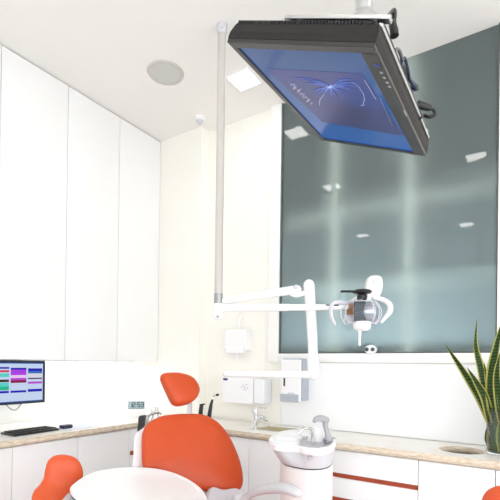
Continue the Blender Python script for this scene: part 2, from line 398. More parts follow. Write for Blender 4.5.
base_back(-.985, -.432, 'white drawer unit with rust red grip channels right of the spittoon', [(.689, .664), (.563, .538), (.33, .305)])
base_back(-.432, -.116, 'white base cupboard under the round hole in the worktop')
base_back(-.116, .40, 'white base cupboard at the right edge under the plant vase')

# worktop: L-shaped slab with a basin hole and a round chute hole
HOLE = V((-.268, 2.285)); HR = .100
SINK = (-1.425, 2.215, -1.215, 2.385)
def worktop():
    cu = bpy.data.curves.new('wt', 'CURVE'); cu.dimensions = '2D'; cu.fill_mode = 'BOTH'; cu.extrude = .0175
    def poly(pts):
        sp = cu.splines.new('POLY'); sp.points.add(len(pts) - 1)
        for q, p in zip(sp.points, pts): q.co = (p[0], p[1], 0, 1)
        sp.use_cyclic_u = True
    poly([(-2.795, .60), (-2.195, .60), (-2.195, 2.10), (.42, 2.10), (.42, 2.487), (-2.025, 2.487), (-2.025, 2.405), (-2.795, 2.405)])
    poly([(HOLE.x + HR * math.cos(2 * PI * k / 48), HOLE.y + HR * math.sin(2 * PI * k / 48)) for k in range(48)])
    x0, y0, x1, y1 = SINK; rr = .035; pts = []
    for cx, cy, a0 in ((x1 - rr, y1 - rr, 0), (x0 + rr, y1 - rr, 90), (x0 + rr, y0 + rr, 180), (x1 - rr, y0 + rr, 270)):
        pts += [(cx + rr * math.cos(math.radians(a0 + 15 * k)), cy + rr * math.sin(math.radians(a0 + 15 * k))) for k in range(7)]
    poly(pts)
    tmp = bpy.data.objects.new('wt', cu); C.objects.link(tmp)
    dg = bpy.context.evaluated_depsgraph_get()
    me = bpy.data.meshes.new_from_object(tmp.evaluated_get(dg)); bpy.data.objects.remove(tmp); bpy.data.curves.remove(cu)
    t = B(); t.from_mesh(me); bpy.data.meshes.remove(me)
    bmesh.ops.remove_doubles(t, verts=t.verts, dist=1e-5)
    for v in t.verts: v.co.z += .8325
    t.normal_update()
    for f in t.faces: f.material_index = 0 if abs(f.normal.z) > .5 else 1
    return t
wt = tag(obj('worktop', worktop(), None, mats=[M['top'], M['edge']], smooth=False), 'long pale worktop with layered beige edge running round the corner', 'worktop')
sk = thing('sink', 'small rectangular cream basin sunk in the worktop below the chrome tap', 'sink', (-1.42, 2.315, .85))
t = B(); x0, y0, x1, y1 = SINK
for a, b in (((x0 - .012, y0 - .012), (x1 + .012, y0 + .004)), ((x0 - .012, y1 - .004), (x1 + .012, y1 + .012)), ((x0 - .012, y0), (x0 + .004, y1)), ((x1 - .004, y0), (x1 + .012, y1))):
    box(t, (a[0], a[1], .8502), (b[0], b[1], .8545), .0015)
obj('rim', t, M['chrome'], sk)
t = B(); x0 += .003; x1 -= .003; y0 += .003; y1 -= .003
box(t, (x0, y0, .70), (x1, y1, .706)); box(t, (x0, y0, .706), (x0 + .004, y1, .851)); box(t, (x1 - .004, y0, .706), (x1, y1, .851)); box(t, (x0 + .004, y0, .706), (x1 - .004, y0 + .004, .851)); box(t, (x0 + .004, y1 - .004, .706), (x1 - .004, y1, .851))
obj('bowl', t, mat('sink_cream', (.62, .56, .36), .3, noise=.05), sk, smooth=False)

# tap
tb = on(253.5, 427.5, 'Z', .85); tb.y = 2.445; k = tb.y / on(253.5, 427.5, 'Z', .85).y; tb = V((-1.462, 2.300, .85))
def tp(x, y): return onp(x, y, tb, V((0, 1, 0)) )
tap = thing('tap', 'chrome mixer tap standing behind the worktop basin', 'tap', tb)
bx_, by_ = tb.x, tb.y
t = B(); lathe(t, tb, [(.024, 0), (.024, .007), (.018, .012), (.0175, .07), (.0195, .088), (.019, .112), (.010, .122), (0, .123)], 28); obj('body', t, M['chrome'], tap)
t = B(); tube(t, smooth_path([(bx_, by_, .898), (bx_ + .045, by_ + .006, .915), (bx_ + .082, by_ + .010, .902)], 6), [.014, .013, .0105], rnd=True); obj('spout', t, M['chrome'], tap)
t = B(); tube(t, smooth_path([(bx_ - .004, by_, .966), (bx_ + .03, by_ + .004, .976), (bx_ + .078, by_ + .010, .974)], 6), [.013, .010, .006], flat=.6, rnd=True); obj('lever', t, M['chrome'], tap)

# ------------------------------------------------------------------ wall dispensers
def wx(x, y, Y): return on(x, y, 'Y', Y)
a = wx(222, 376, 2.385); b = wx(271, 404, 2.385)
GX0, GX1, GZ0, GZ1 = a.x, -1.455, .985, 1.165
gd = thing('glove_dispenser', 'long white box dispenser with tiny navy label on the cream wall', 'dispenser', (-1.6, 2.5, 1.0))
SPL = wx(252.5, 390, 2.385).x
t = B(); box(t, (GX0, 2.385, GZ0), (SPL, 2.499, GZ1), .008, 3); obj('body', t, M['wp'], gd)
t = B(); box(t, (SPL + .002, 2.392, GZ0 + .004), (GX1, 2.499, GZ1 - .012), .012, 3); obj('end_cover', t, mat('milky_plastic', (.82, .84, .86), .2, noise=.01), gd)['label'] = 'milky white end cover'
t = B(); q = wx(224, 380, 2.384); box(t, (GX0 + .012, 2.3835, 1.138), (GX0 + .050, 2.386, 1.152)); obj('sticker', t, M['blue_label'], gd, smooth=False)['label'] = 'tiny navy sticker'
t = B()
for dx, dz in ((0, 0), (.012, .016), (-.014, .012), (.020, -.006), (-.008, -.014), (.008, -.02), (-.024, -.002)):
    c = wx(245, 387, 2.385); lathe(t, (c.x + dx, 2.386, c.z + dz), [(0, .003), (.004, .003), (.004, 0)], 10, V((0, -1, 0)))
obj('vent_hole', t, M['gp2'], gd)
a = wx(280.5, 361, 2.39)
TX0, TX1, TZ0, TZ1 = wx(280.5, 380, 2.39).x, wx(300.5, 380, 2.39).x, 1.02, 1.285
td = thing('towel_dispenser', 'white paper towel dispenser with grey lower band right of the glove box', 'dispenser', (-1.24, 2.5, 1.02))
t = B(); box(t, (TX0, 2.39, TZ0), (TX1, 2.487, TZ1), .014, 3); obj('body', t, M['wp'], td)
t = B(); box(t, (TX1 - .002, 2.398, TZ0 + .006), (TX1 + .012, 2.487, TZ1 - .004), .004); box(t, (TX0 + .01, 2.398, TZ1 - .003), (TX1, 2.487, TZ1 + .007), .002); obj('side_cover', t, M['greyband'], td)['label'] = 'grey side cover'
t = B(); box(t, (TX0 + .001, 2.384, TZ0 - .004), (TX1 - .012, 2.394, TZ0 + .046), .004); obj('outlet_band', t, M['greyband'], td)['label'] = 'smoky grey outlet band'
t = B(); box(t, (TX0 + .022, 2.3885, 1.115), (TX0 + .034, 2.391, 1.185)); obj('level_window', t, M['slot'], td, smooth=False)['label'] = 'dark slim level window'
t = B(); box(t, (TX0 + .055, 2.388, TZ0 + .05), (TX0 + .1, 2.391, TZ0 + .054)); obj('lip', t, M['gp2'], td, smooth=False)
SX0, SX1, SZ0, SZ1 = wx(224, 345, 2.42).x, wx(246, 345, 2.42).x, 1.345, 1.495
sd2 = thing('soap_dispenser', 'white soap dispenser with downward nozzle high on the cream wall', 'dispenser', (-1.72, 2.5, 1.3))
t = B(); box(t, (SX0, 2.42, SZ0), (SX1, 2.499, SZ1), .018, 3); obj('body', t, M['wp'], sd2)
t = B(); box(t, (SX0 + .02, 2.412, SZ0 - .02), (SX1 - .02, 2.47, SZ0 + .03), .01, 3); obj('push_bar', t, M['wp'], sd2)
t = B(); c = (SX0 + SX1) / 2; tube(t, [(c, 2.445, SZ0 - .01), (c, 2.445, SZ0 - .06)], [.016, .009]); obj('nozzle', t, M['wp'], sd2)
t = B(); tube(t, smooth_path([(c, 2.47, SZ1 - .01), (c - .002, 2.475, SZ1 + .06), (c - .002, 2.497, SZ1 + .12)], 6), .009); obj('feed_pipe', t, M['wp'], sd2)
c = wx(370.5, 349.5, 2.45)
so = thing('twin_socket', 'small white round fitting with two dark ports on the window ledge', 'socket', (c.x, 2.46, 1.325))
t = B(); eo = [V((c.x + .033 * math.cos(2 * PI * k / 32), 2.4775, c.z + .027 * math.sin(2 * PI * k / 32))) for k in range(32)]
stack(t, eo, [(0, V((0, 0, 0))), (.9, V((0, 0, 0))), (1, V((0, -.008, 0))), (1, V((0, -.028, 0))), (.92, V((0, -.038, 0))), (.75, V((0, -.042, 0))), (0, V((0, -.043, 0)))]); obj('body', t, M['wp'], so)
for dx in (-.017, .017):
    t = B(); lathe(t, (c.x + dx, 2.436, c.z), [(.0115, -.006), (.0115, .003), (0, .0035)], 20, V((0, -1, 0))); obj('port', t, M['dgrey'], so)['label'] = 'dark round port'

# ------------------------------------------------------------------ computer corner
MX = -2.60
def mo(x, y, X=MX): return on(x, y, 'X', X)
pm = thing('computer_monitor', 'flat computer screen showing coloured schedule blocks at the left edge', 'monitor', (-2.62, 1.35, .86))
t = B(); box(t, (MX - .03, 1.125, .990), (MX - .001, 1.566, 1.256), .004); obj('housing', t, M['char'], pm)
t = B()
for a, b in (((1.125, .990), (1.566, 1.005)), ((1.125, 1.241), (1.566, 1.256)), ((1.125, 1.005), (1.139, 1.241)), ((1.552, 1.005), (1.566, 1.241))): box(t, (MX - .004, a[0], a[1]), (MX + .004, b[0], b[1]), .0015)
obj('bezel', t, mat('navy_bezel', (.015, .025, .06), .3, noise=.05), pm)
t = B(); box(t, (MX - .003, 1.137, 1.003), (MX + .0005, 1.554, 1.243)); scr = obj('screen', t, em('screen_pale', (205, 222, 250), 1.0), pm, smooth=False); scr['label'] = 'lit pale blue screen'
cols = {'b': (25, 15, 185), 'm': (176, 60, 235), 'r': (140, 10, 60), 'p': (245, 210, 250), 'mb': (50, 110, 200), 'br': (70, 40, 40), 'c': (90, 215, 205), 'g': (30, 190, 150), 'rd': (220, 70, 90), 'w': (225, 222, 235), 'v': (190, 70, 215)}
EM = {k: em('screen_' + k, v, 1.0) for k, v in cols.items()}
def zz(y): return on(30, 350 + y / 7.143, 'X', MX).z
def YC(a, b): return on(a, 380, 'X', MX).y, on(b, 380, 'X', MX).y
blocks = [(*YC(10.6, 26.2), [(127, 140, 'b'), (140, 178, 'm'), (178, 198, 'p'), (198, 214, 'v'), (214, 232, 'r'), (285, 300, 'b')]),
          (*YC(27.9, 42), [(131, 150, 'b'), (150, 167, 'mb'), (167, 196, 'w'), (199, 208, 'br'), (226, 241, 'v'), (279, 298, 'b')]),
          (*YC(-6.5, 8.9), [(122, 134, 'b'), (143, 158, 'rd'), (165, 190, 'c'), (207, 225, 'br'), (228, 255, 'c'), (255, 280, 'g'), (285, 300, 'b')]),
          (*YC(-25, -8.5), [(122, 150, 'mb'), (150, 175, 'c'), (200, 232, 'm'), (250, 268, 'g'), (285, 300, 'b')]),
          (1.142, 1.165, [(125, 140, 'b'), (150, 190, 'v'), (215, 240, 'r'), (285, 300, 'b')])]
for y0, y1, L in blocks:
    for a, b, kx in L:
        t = B(); z0, z1 = zz(b), zz(a); box(t, (MX, y0, z0), (MX + .0012, y1, z1)); obj('schedule_block', t, EM[kx], scr, smooth=False)
for z0, z1, nm in ((1.2365, 1.243, 'title_bar'), (1.003, 1.0085, 'task_bar')):
    t = B(); box(t, (MX - .001, 1.137, z0), (MX + .0012, 1.554, z1)); obj(nm, t, EM['mb'], scr, smooth=False)
t = B(); box(t, (XL - .003, 1.28, 1.06), (MX - .028, 1.40, 1.18), .004); obj('wall_bracket', t, M['char'], pm)
t = B(); tube(t, smooth_path([(MX - .02, 1.33, .995), (MX + .005, 1.35, .965), (MX + .004, 1.385, .958), (MX - .02, 1.43, .993)], 8), .004); obj('cable', t, M['gp2'], pm)
# keyboard
kc = V((-2.345, 1.335, .85)); ka = math.radians(4)
kex = V((-math.sin(ka), math.cos(ka), 0)); key_ = V((-math.cos(ka), -math.sin(ka), 0)); kez = V((0, 0, 1))
kb = thing('keyboard', 'black computer keyboard on the worktop in front of the screen', 'keyboard', kc)
t = B(); obox(t, kc, kex, key_, kez, (-.135, -.062, .001), (.135, .066, .014), .004); obj('body', t, M['black'], kb)
for r in range(5):
    for q in range(14):
        t = B(); obox(t, kc, kex, key_, kez, (-.126 + q * .0181, -.052 + r * .0215, .013), (-.126 + q * .0181 + .0152, -.052 + r * .0215 + .018, .0195), .002, 1); obj('key', t, M['char'], kb, smooth=False)
pp = dp(0, 0, 1)
pc = on(70, 428, 'Z', .851)
t = B(); obox(t, V((pc.x, pc.y + .03, .8502)), kex, key_, kez, (-.10, -.085, 0), (.13, .07, .0015)); tag(obj('paper_sheet', t, M['paper'], smooth=False, loc=(pc.x, pc.y, .85)), 'loose pale paper sheet on the worktop right of the keyboard', 'paper')
mc = on(66, 428.2, 'Z', .852)
ms = thing('computer_mouse', 'small dark blue-black mouse lying on the paper sheet', 'mouse', (mc.x, mc.y, .852))
t = B(); obox(t, V((mc.x, mc.y, .852)), kex, key_, kez, (-.033, -.022, 0), (.033, .022, .022), .010, 4); obj('body', t, mat('navy_plastic', (.012, .018, .05), .4, noise=.05), ms)
t = B(); obox(t, V((mc.x, mc.y, .852)), kex, key_, kez, (-.002, -.004, .020), (.014, .004, .0245), .002); obj('wheel', t, M['gp2'], ms)

# desk clock
cb = V((-2.42, 2.175, .8502)); cdir = V((EYE.x - cb.x, EYE.y - cb.y, 0)).normalized(); cright = V((-cdir.y, cdir.x, 0)); czu = (V((0, 0, 1)) - cdir * .18).normalized(); cn = cright.cross(czu).normalized()
if cn.dot(cdir) < 0: cn = -cn
ck = thing('desk_clock', 'small white digital desk clock reading 12:53 in the worktop corner', 'clock', cb)
t = B(); obox(t, cb, cright, czu, cn, (-.075, 0, -.022), (.075, .128, 0), .006, 3); obj('case', t, M['wp'], ck)
t = B(); obox(t, cb, cright, czu, cn, (-.061, .060, -.004), (.057, .116, .0012), .001); lcd = obj('display', t, M['lcd'], ck); lcd['label'] = 'grey liquid crystal display'
t = B(); obox(t, cb, cright, czu, cn, (-.03, .004, -.055), (.03, .01, -.02)); obj('foot', t, M['wp'], ck, smooth=False)
SEG = {'1': 'bc', '2': 'abged', '5': 'afgcd', '3': 'abgcd'}
def digit(t, ch, u, v, w, h):
    th = .0055; seg = {'a': (0, h - th, w, h), 'd': (0, 0, w, th), 'g': (0, h / 2 - th / 2, w, h / 2 + th / 2), 'f': (0, h / 2, th, h), 'e': (0, 0, th, h / 2), 'b': (w - th, h / 2, w, h), 'c': (w - th, 0, w, h / 2)}
    for q in SEG[ch]:
        a0, b0_, a1, b1 = seg[q]; obox(t, cb, cright, czu, cn, (u + a0, v + b0_, .0012), (u + a1, v + b1, .0020))
for ch, u in (('1', -.052), ('2', -.030), ('5', .005), ('3', .030)):
    t = B(); digit(t, ch, u, .073, .021, .036); obj('digit', t, M['lcdd'], lcd, smooth=False)
t = B(); obox(t, cb, cright, czu, cn, (-.0045, .080, .0012), (.0, .085, .002)); obox(t, cb, cright, czu, cn, (-.0045, .096, .0012), (.0, .101, .002)); obj('colon', t, M['lcdd'], lcd, smooth=False)
t = B()
for q in range(5): obox(t, cb, cright, czu, cn, (-.05 + q * .021, .063, .0012), (-.05 + q * .021 + .012, .067, .002))
obj('date_row', t, M['lcdd'], lcd, smooth=False)

# ------------------------------------------------------------------ hanging monitor over the chair
ex, ey, ez = V((.927, .045, -.374)).normalized(), V((-.027, .998, .054)), V((0, 0, 0))
ey = (ey - ex * ey.dot(ex)).normalized(); ez = ex.cross(ey)
tc = V((-.41415, 1.04533, 1.92606)); HW, HH, TH = .1767, .275, .036
def tl(a, b, c): return tc + ex * a + ey * b + ez * c
hm = thing('hanging_monitor', 'large black monitor hung screen-down from the ceiling over the dental chair', 'monitor', (-.315, .93, ZC))
# casing: tapered towards the back
t = B()
o1 = [(-HW, -HH), (HW, -HH), (HW, HH), (-HW, HH)]
def ring(t, dx, z): return [t.verts.new(tl(a - math.copysign(dx, a), b - math.copysign(dx, b), z)) for a, b in o1]
rs = [ring(t, .002, 0), ring(t, 0, .003), ring(t, .001, TH * .45), ring(t, .007, TH), ring(t, .03, TH + .004)]
for A, Bq in zip(rs, rs[1:]):
    for k in range(4): t.faces.new((A[k], A[(k + 1) % 4], Bq[(k + 1) % 4], Bq[k]))
t.faces.new(rs[0][::-1]); t.faces.new(rs[-1])
obj('casing', t, M['char'], hm, smooth=False)
t = B(); bw = .016
for a, b in (((-HW, -HH), (HW, -HH + .022)), ((-HW, HH - bw), (HW, HH)), ((-HW, -HH + .022), (-HW + bw, HH - bw)), ((HW - .034, -HH + .022), (HW, HH - bw))):
    obox(t, tc, ex, ey, ez, (a[0], a[1], -.006), (b[0], b[1], .002), .0012, 1)
bz = obj('bezel', t, M['bez'], hm)
S0, S1, T0, T1 = -HW + bw, HW - .034, -HH + .022, HH - bw
# lit screen with a soft blue gradient picture
def screen_mat():
    m = bpy.data.materials.new('blue_screen'); m.use_nodes = True; nt = m.node_tree; b = nt.nodes['Principled BSDF']
    b.inputs['Base Color'].default_value = (.004, .004, .006, 1); b.inputs['Roughness'].default_value = .12; b.inputs['Specular IOR Level'].default_value = .3
    tcn = nt.nodes.new('ShaderNodeTexCoord'); sx = nt.nodes.new('ShaderNodeSeparateXYZ'); r = nt.nodes.new('ShaderNodeValToRGB')
    nt.links.new(tcn.outputs['Generated'], sx.inputs[0]); nt.links.new(sx.outputs['Y'], r.inputs['Fac'])
    r.color_ramp.elements[0].color = (*s(28, 92, 165), 1); r.color_ramp.elements[1].color = (*s(8, 105, 205), 1)
    nt.links.new(r.outputs['Color'], b.inputs['Emission Color']); b.inputs['Emission Strength'].default_value = .62
    return m
t = B(); obox(t, tc, ex, ey, ez, (S0 - .002, T0 - .002, -.003), (S1 + .002, T1 + .002, .001)); scr2 = obj('screen', t, screen_mat(), hm, smooth=False); scr2['label'] = 'glowing blue screen'
def tq(x, y, h=-.0034): return onp(x, y, tc + ez * h, ez)
pic = [tq(x, y) for x, y in ((266, 68.5), (362, 73.5), (404, 136), (322, 122))]
PICM = bpy.data.materials.new('indigo_picture'); PICM.use_nodes = True
nt = PICM.node_tree; b_ = nt.nodes['Principled BSDF']; b_.inputs['Base Color'].default_value = (.004, .004, .008, 1); b_.inputs['Roughness'].default_value = .25
g0 = nt.nodes.new('ShaderNodeTexCoord'); g1 = nt.nodes.new('ShaderNodeTexNoise'); g1.inputs['Scale'].default_value = 5; g2 = nt.nodes.new('ShaderNodeValToRGB')
g2.color_ramp.elements[0].color = (*s(38, 36, 110), 1); g2.color_ramp.elements[1].color = (*s(30, 58, 150), 1); g2.color_ramp.elements[0].position = .35; g2.color_ramp.elements[1].position = .65
nt.links.new(g0.outputs['Object'], g1.inputs['Vector']); nt.links.new(g1.outputs['Fac'], g2.inputs['Fac']); nt.links.new(g2.outputs['Color'], b_.inputs['Emission Color']); b_.inputs['Emission Strength'].default_value = .75
t = B(); prism(t, pic, ez * .0006); pico = obj('picture', t, PICM, scr2, smooth=False); pico['label'] = 'indigo picture with a pale blue spiky flower'
petal_m = em('petal_blue', (80, 115, 220), .7); petal_l = em('petal_pale', (190, 205, 250), 1.1); text_m = em('text_pale', (195, 198, 225), .95)
fc = (330, 87)
def strip(t, pts, wpx, h=-.0041):
    P = [tq(x, y, h) for x, y in pts]
    n = len(P); L, R = [], []
    for i in range(n):
        d = (P[min(i + 1, n - 1)] - P[max(i - 1, 0)]).normalized(); o = d.cross(ez) * (wpx[i] if isinstance(wpx, list) else wpx) * .0013
        L.append(P[i] + o); R.append(P[i] - o)
    for i in range(n - 1):
        t.faces.new([t.verts.new(q) for q in (L[i], L[i + 1], R[i + 1], R[i])])
for tip, mid, wd in (((289, 77.5), (310, 79), 1.6), ((305, 83), (317, 84), 2.6), ((312, 92), (320, 89), 2.4), ((313, 79), (321, 82), 2.2), ((352, 79), (342, 80), 2.0), ((358, 82), (344, 83), 2.6), ((355, 90), (343, 87), 2.6), ((345, 96), (338, 91), 2.2), ((332, 98), (331, 92), 2.0), ((322, 96), (326, 91), 2.2), ((300, 79), (315, 82), 1.6), ((349, 94), (340, 90), 2.0), ((338, 99), (334, 93), 1.6), ((316, 95), (323, 90), 1.6), ((362, 87), (346, 85), 1.6)):
    t = B(); strip(t, [fc, mid, tip], [1.6, wd * 1.15, .3]); obj('petal', t, petal_m, pico, smooth=False)
t = B()
for q in range(9):
    a = q * PI / 4.5; strip(t, [fc, (fc[0] + 8 * math.cos(a), fc[1] + 3.6 * math.sin(a))], [.9, .1], -.0046)
obj('flower_heart', t, petal_l, pico, smooth=False)
t = B()
strip(t, [(324, 95), (320.5, 98.5), (319.5, 102), (319.8, 105.5)], .42, -.0046); strip(t, [(352, 82), (359, 87), (363.5, 94), (364.5, 100), (362.5, 105.5)], .42, -.0046); strip(t, [(360, 105.5), (365, 105)], .5, -.0046)
obj('stamen', t, petal_l, pico, smooth=False)
t = B(); pts = []
for q in range(37):
    u = q / 36; pts.append((291 + 21 * u + 1.6 * math.sin(q * 1.9), 83.5 + 20 * u - 1.6 * math.sin(q * 1.9) + 1.2 * math.cos(q * 1.1)))
strip(t, pts, .5, -.0046); strip(t, [(290, 83), (292, 86), (295, 86)], .35, -.0046); obj('caption', t, text_m, pico, smooth=False)
t = B(); strip(t, [(364.5, 80), (376, 99.5)], .6, -.0046); strip(t, [(380, 98), (392.5, 126)], .2, -.0046); obj('caption', t, text_m, pico, smooth=False)
# bezel buttons
t = B(); q = tq(377, 65.5, -.0062); lathe(t, q, [(0, .0012), (.0050, .001), (.0055, 0)], 20, -ez); obj('power_button', t, em('button_blue', (60, 90, 170), .7), bz)
for x, y in ((381.5, 72.5), (384.5, 77.5), (387.3, 82.3), (389.6, 86.5)):
    t = B(); q = tq(x, y, -.0062); obox(t, q, ex, ey, ez, (-.003, -.0035, -.0012), (.003, .0035, 0), .001, 1); obj('button', t, M['gp2'], bz)
t = B(); q = tq(405, 113, -.0062); obox(t, q, ex, ey, ez, (-.0015, -.015, -.0006), (.0015, .015, 0)); obj('badge', t, M['gp2'], bz, smooth=False)
# vents along the near rim
t = B()
for q in range(44):
    a = -HW + .012 + q * (2 * HW - .024) / 44; obox(t, tc, ex, ey, ez, (a, -HH + .006, TH - .001), (a + .0045, -HH + .03, TH + .006))
obj('vent_rib', t, M['black'], hm, smooth=False)
# mounting tray on the back
t = B(); obox(t, tc, ex, ey, ez, (-.052, -HH + .034, TH + .002), (HW - .008, HH - .06, TH + .015), .004); obj('rear_housing', t, M['black'], hm)
t = B()
obox(t, tc, ex, ey, ez, (-.055, -HH + .018, TH + .016), (HW + .002, -HH + .036, TH + .024), .001, 1)
obox(t, tc, ex, ey, ez, (HW - .012, -HH + .012, TH + .000), (HW - .004, HH - .02, TH + .006), .001, 1)
obox(t, tc, ex, ey, ez, (-.055, HH - .055, TH + .004), (HW - .008, HH - .035, TH + .014), .001, 1)
obj('mount_frame', t, M['steel'], hm)
for a0, a1, b0_, b1, c0, c1 in ((-.098, -.05, .03, .085, .003, .017), (-.03, -.022, .02, .08, .003, .012), (.14, .148, .02, .08, .003, .012)):
    t = B(); obox(t, tc, ex, ey, ez, (a0, -HH + b0_, TH + c0), (a1, -HH + b1, TH + c1), .001); obj('bracket', t, M['gp'], hm)
# neck and ceiling pole
PB = tl(.055, -.06, TH + .03); PX = V((PB.x, PB.y, 0))
PX = on(364, 3, 'Z', 2.06); PX = V((PX.x, PX.y, 0))
zb = 1.985
t = B(); tube(t, [(PX.x, PX.y, zb), (PX.x, PX.y, ZC - .001)], .0195, 28); obj('ceiling_pole', t, M['steel'], hm)
t = B(); lathe(t, (PX.x, PX.y, ZC), [(.075, -.001), (.075, -.012), (.03, -.025), (.022, -.05)], 32); obj('ceiling_flange', t, M['steel'], hm)
t = B(); lathe(t, (PX.x, PX.y, 0), [(0, 1.955), (.034, 1.957), (.036, 1.985), (.03, 2.02), (.021, 2.035)], 28); obj('tilt_joint', t, M['steel'], hm)
t = B(); p0 = tl(.03, -.17, TH + .018); obox(t, p0, ex, ey, ez, (-.045, -.03, -.008), (.035, .03, .010), .005); obj('cable_box', t, M['char'], hm)
# cables on the right flank
p1 = dp(383, 23, .93); p2 = dp(391, 12, .95)
t = B(); tube(t, smooth_path([tl(HW - .02, -HH + .07, TH + .008), dp(383, 23, .90), dp(389, 15, .92), dp(394, 10, .95), dp(395, 16, .94), dp(393, 26, .93)], 6), .0042); cab = obj('power_cable', t, M['black'], hm)
t = B(); tube(t, [dp(394.5, 13, .945), dp(393.6, 20, .94), dp(392.8, 25, .935), dp(394, 30, .93), dp(394.5, 36, .93)], [.0045, .006, .0085, .009, .0095]); obj('plug', t, M['black'], cab)
t = B(); tube(t, smooth_path([tl(HW - .02, -HH + .13, TH + .006), dp(397, 49, .94), dp(401, 55, .96), dp(402, 62, .98), dp(404, 68, 1.0), dp(408, 78, 1.03), dp(415, 84, 1.05), dp(418, 88, 1.05), dp(414, 90, 1.06), tl(HW - .01, 0.02, TH + .01)], 6), .0038); obj('signal_cable', t, mat('grey_cable', (.10, .10, .12), .4, noise=.03), hm)
t = B(); tube(t, smooth_path([tl(HW - .02, -HH + .20, TH + .006), dp(404, 58, .98), dp(408, 70, 1.0), dp(410, 80, 1.02), dp(416, 89, 1.05), dp(409, 86, 1.05)], 6), .0034); obj('signal_cable', t, mat('navy_cable', (.012, .02, .05), .4, noise=.03), hm)
t = B(); tube(t, [dp(417.5, 104, 1.13), dp(424, 106, 1.135), dp(430, 108, 1.14)], [.0095, .0095, .0075]); cn2 = obj('connector', t, M['black'], hm)
t = B(); tube(t, smooth_path([dp(429, 107.5, 1.14), dp(434, 110, 1.145), dp(434.5, 115, 1.15), dp(429, 117, 1.155), dp(423, 115, 1.16), tl(HW - .004, .12, TH)], 6), .0042); obj('connector_cable', t, M['black'], cn2)

# ------------------------------------------------------------------ ceiling-hung dental lamp with its second arm
LP = V((-1.34, 1.742, 0)); zarm = on(217.5, 308, 'X', LP.x).z
zc_ = 1.25 - (308 - 363.3 + 0) * 2.19 / F
dl = thing('dental_lamp', 'white dental operating lamp on long arms hung from a slim ceiling pole', 'dental lamp', (LP.x, LP.y, ZC))
t = B(); tube(t, [(LP.x, LP.y, 1.565), (LP.x, LP.y, 2.992)], .0205, 28); obj('ceiling_pole', t, M['pole'], dl)
t = B(); lathe(t, (LP.x, LP.y, ZC), [(.0215, -.05), (.024, -.045), (.024, -.02), (.027, -.012), (.027, -.001)], 28); lathe(t, (LP.x, LP.y, ZC - .03) , [(0, .03), (.006, .03), (.006, 0)], 10, V((.6, -.8, 0))); obj('pole_cap', t, M['gp'], dl)
t = B(); tube(t, [(LP.x, LP.y, 1.560), (LP.x, LP.y, 1.612)], .0225, 28); obj('collar', t, mat('collar_steel', (.36, .36, .37), .35, .7, noise=.03), dl)['label'] = 'brushed steel collar'
t = B(); lathe(t, (LP.x, LP.y, 0), [(0, 1.478), (.018, 1.479), (.023, 1.488), (.025, 1.50), (.025, 1.556), (.022, 1.562)], 28); kn = obj('pivot', t, M['wm'], dl)
t = B(); lathe(t, (LP.x, LP.y, 1.492) , [(.008, .023), (.008, .027), (0, .028)], 14, -fw); obj('screw', t, M['gp2'], kn)
A0, A1 = dp(217.5, 308, 2.19), dp(346, 307, 2.17)
t = B(); tube(t, [A0, A0.lerp(A1, .55), A0.lerp(A1, .56), A0.lerp(A1, .84), A1], [.0205, .0185, .017, .0155, .013], 20); obj('lamp_arm', t, M['wm'], dl)
t = B(); q0 = A0.lerp(A1, .84); q1 = A0.lerp(A1, .94); tube(t, [q0 + up * .009 - fw * .012, q1 + up * .007 - fw * .012], .004, 8); obj('arm_slot', t, M['slot'], dl)['label'] = 'dark slot near the arm end'
# second arm: sloping arm, elbow, leaning post, lower arm
e0, e1 = dp(219, 301.5, 2.20), dp(297, 289.5, 2.26)
t = B(); tube(t, [e0, e1], [.019, .0235], 20, rnd=True); a2 = obj('spring_arm', t, M['wm'], dl)
t = B(); tube(t, smooth_path([dp(288, 291.5, 2.26), dp(296, 295, 2.255), dp(308, 292, 2.255)], 5), .0135, 14, rnd=True); obj('elbow_link', t, M['wm'], a2)
t = B(); lathe(t, dp(296, 287, 2.22), [(0, .014), (.010, .013), (.012, 0)], 18, -fw); obj('elbow_cap', t, M['gp'], a2)
t = B(); tube(t, [dp(309, 285, 2.255), dp(310.5, 305, 2.25), dp(312.5, 340, 2.25), dp(313, 356, 2.25)], [.030, .028, .026, .026], 20, rnd=True); po = obj('post', t, M['wm'], dl)
t = B(); tube(t, [dp(313, 358, 2.25), dp(313.5, 374.5, 2.25)], [.031, .030], 22, rnd=True); obj('post_joint', t, M['wm'], po)
t = B(); tube(t, [dp(312, 374.5, 2.25), dp(268, 374.5, 2.27), dp(226, 374, 2.30)], [.020, .019, .017], 18, rnd=True); obj('lower_arm', t, M['wm'], dl)
# lamp head, axes: rt, up, towards the viewer
m_px = 2.17 / F
hn = -fw
def lp(x, y, d=0.0): return dp(x, y, 2.17) + hn * d
head = obj('lamp_housing', obox(B(), lp(358, 313, -.03), rt, up, hn, (-.045, -.045, -.03), (.060, .045, -.012), .012, 3), M['wp'], dl)
t = B(); tube(t, smooth_path([A1, lp(352, 303, -.05), lp(362, 297, -.07), lp(372, 291, -.06), lp(377, 284, -.04)], 5), [.013, .018, .022, .024], 16, rnd=True); obj('yoke', t, M['wm'], head)
t = B(); out = smooth_path([lp(x, y, -.03) for x, y in ((356, 299), (365, 291), (368, 280), (371, 275.5), (379, 275), (383, 278), (383.3, 288), (380, 296), (370, 301), (360, 302))], 5, True); stack(t, out, [(.0, hn * -.03), (.9, hn * -.03), (1, hn * -.02), (1, hn * .018), (.92, hn * .028), (0, hn * .03)]); kk = obj('knuckle', t, M['wm'], head)
for x, y in ((373.5, 281), (377, 280)):
    t = B(); lathe(t, lp(x, y, .001), [(.004, -.004), (.004, .001), (0, .0012)], 10, hn); obj('screw', t, M['gp2'], kk)
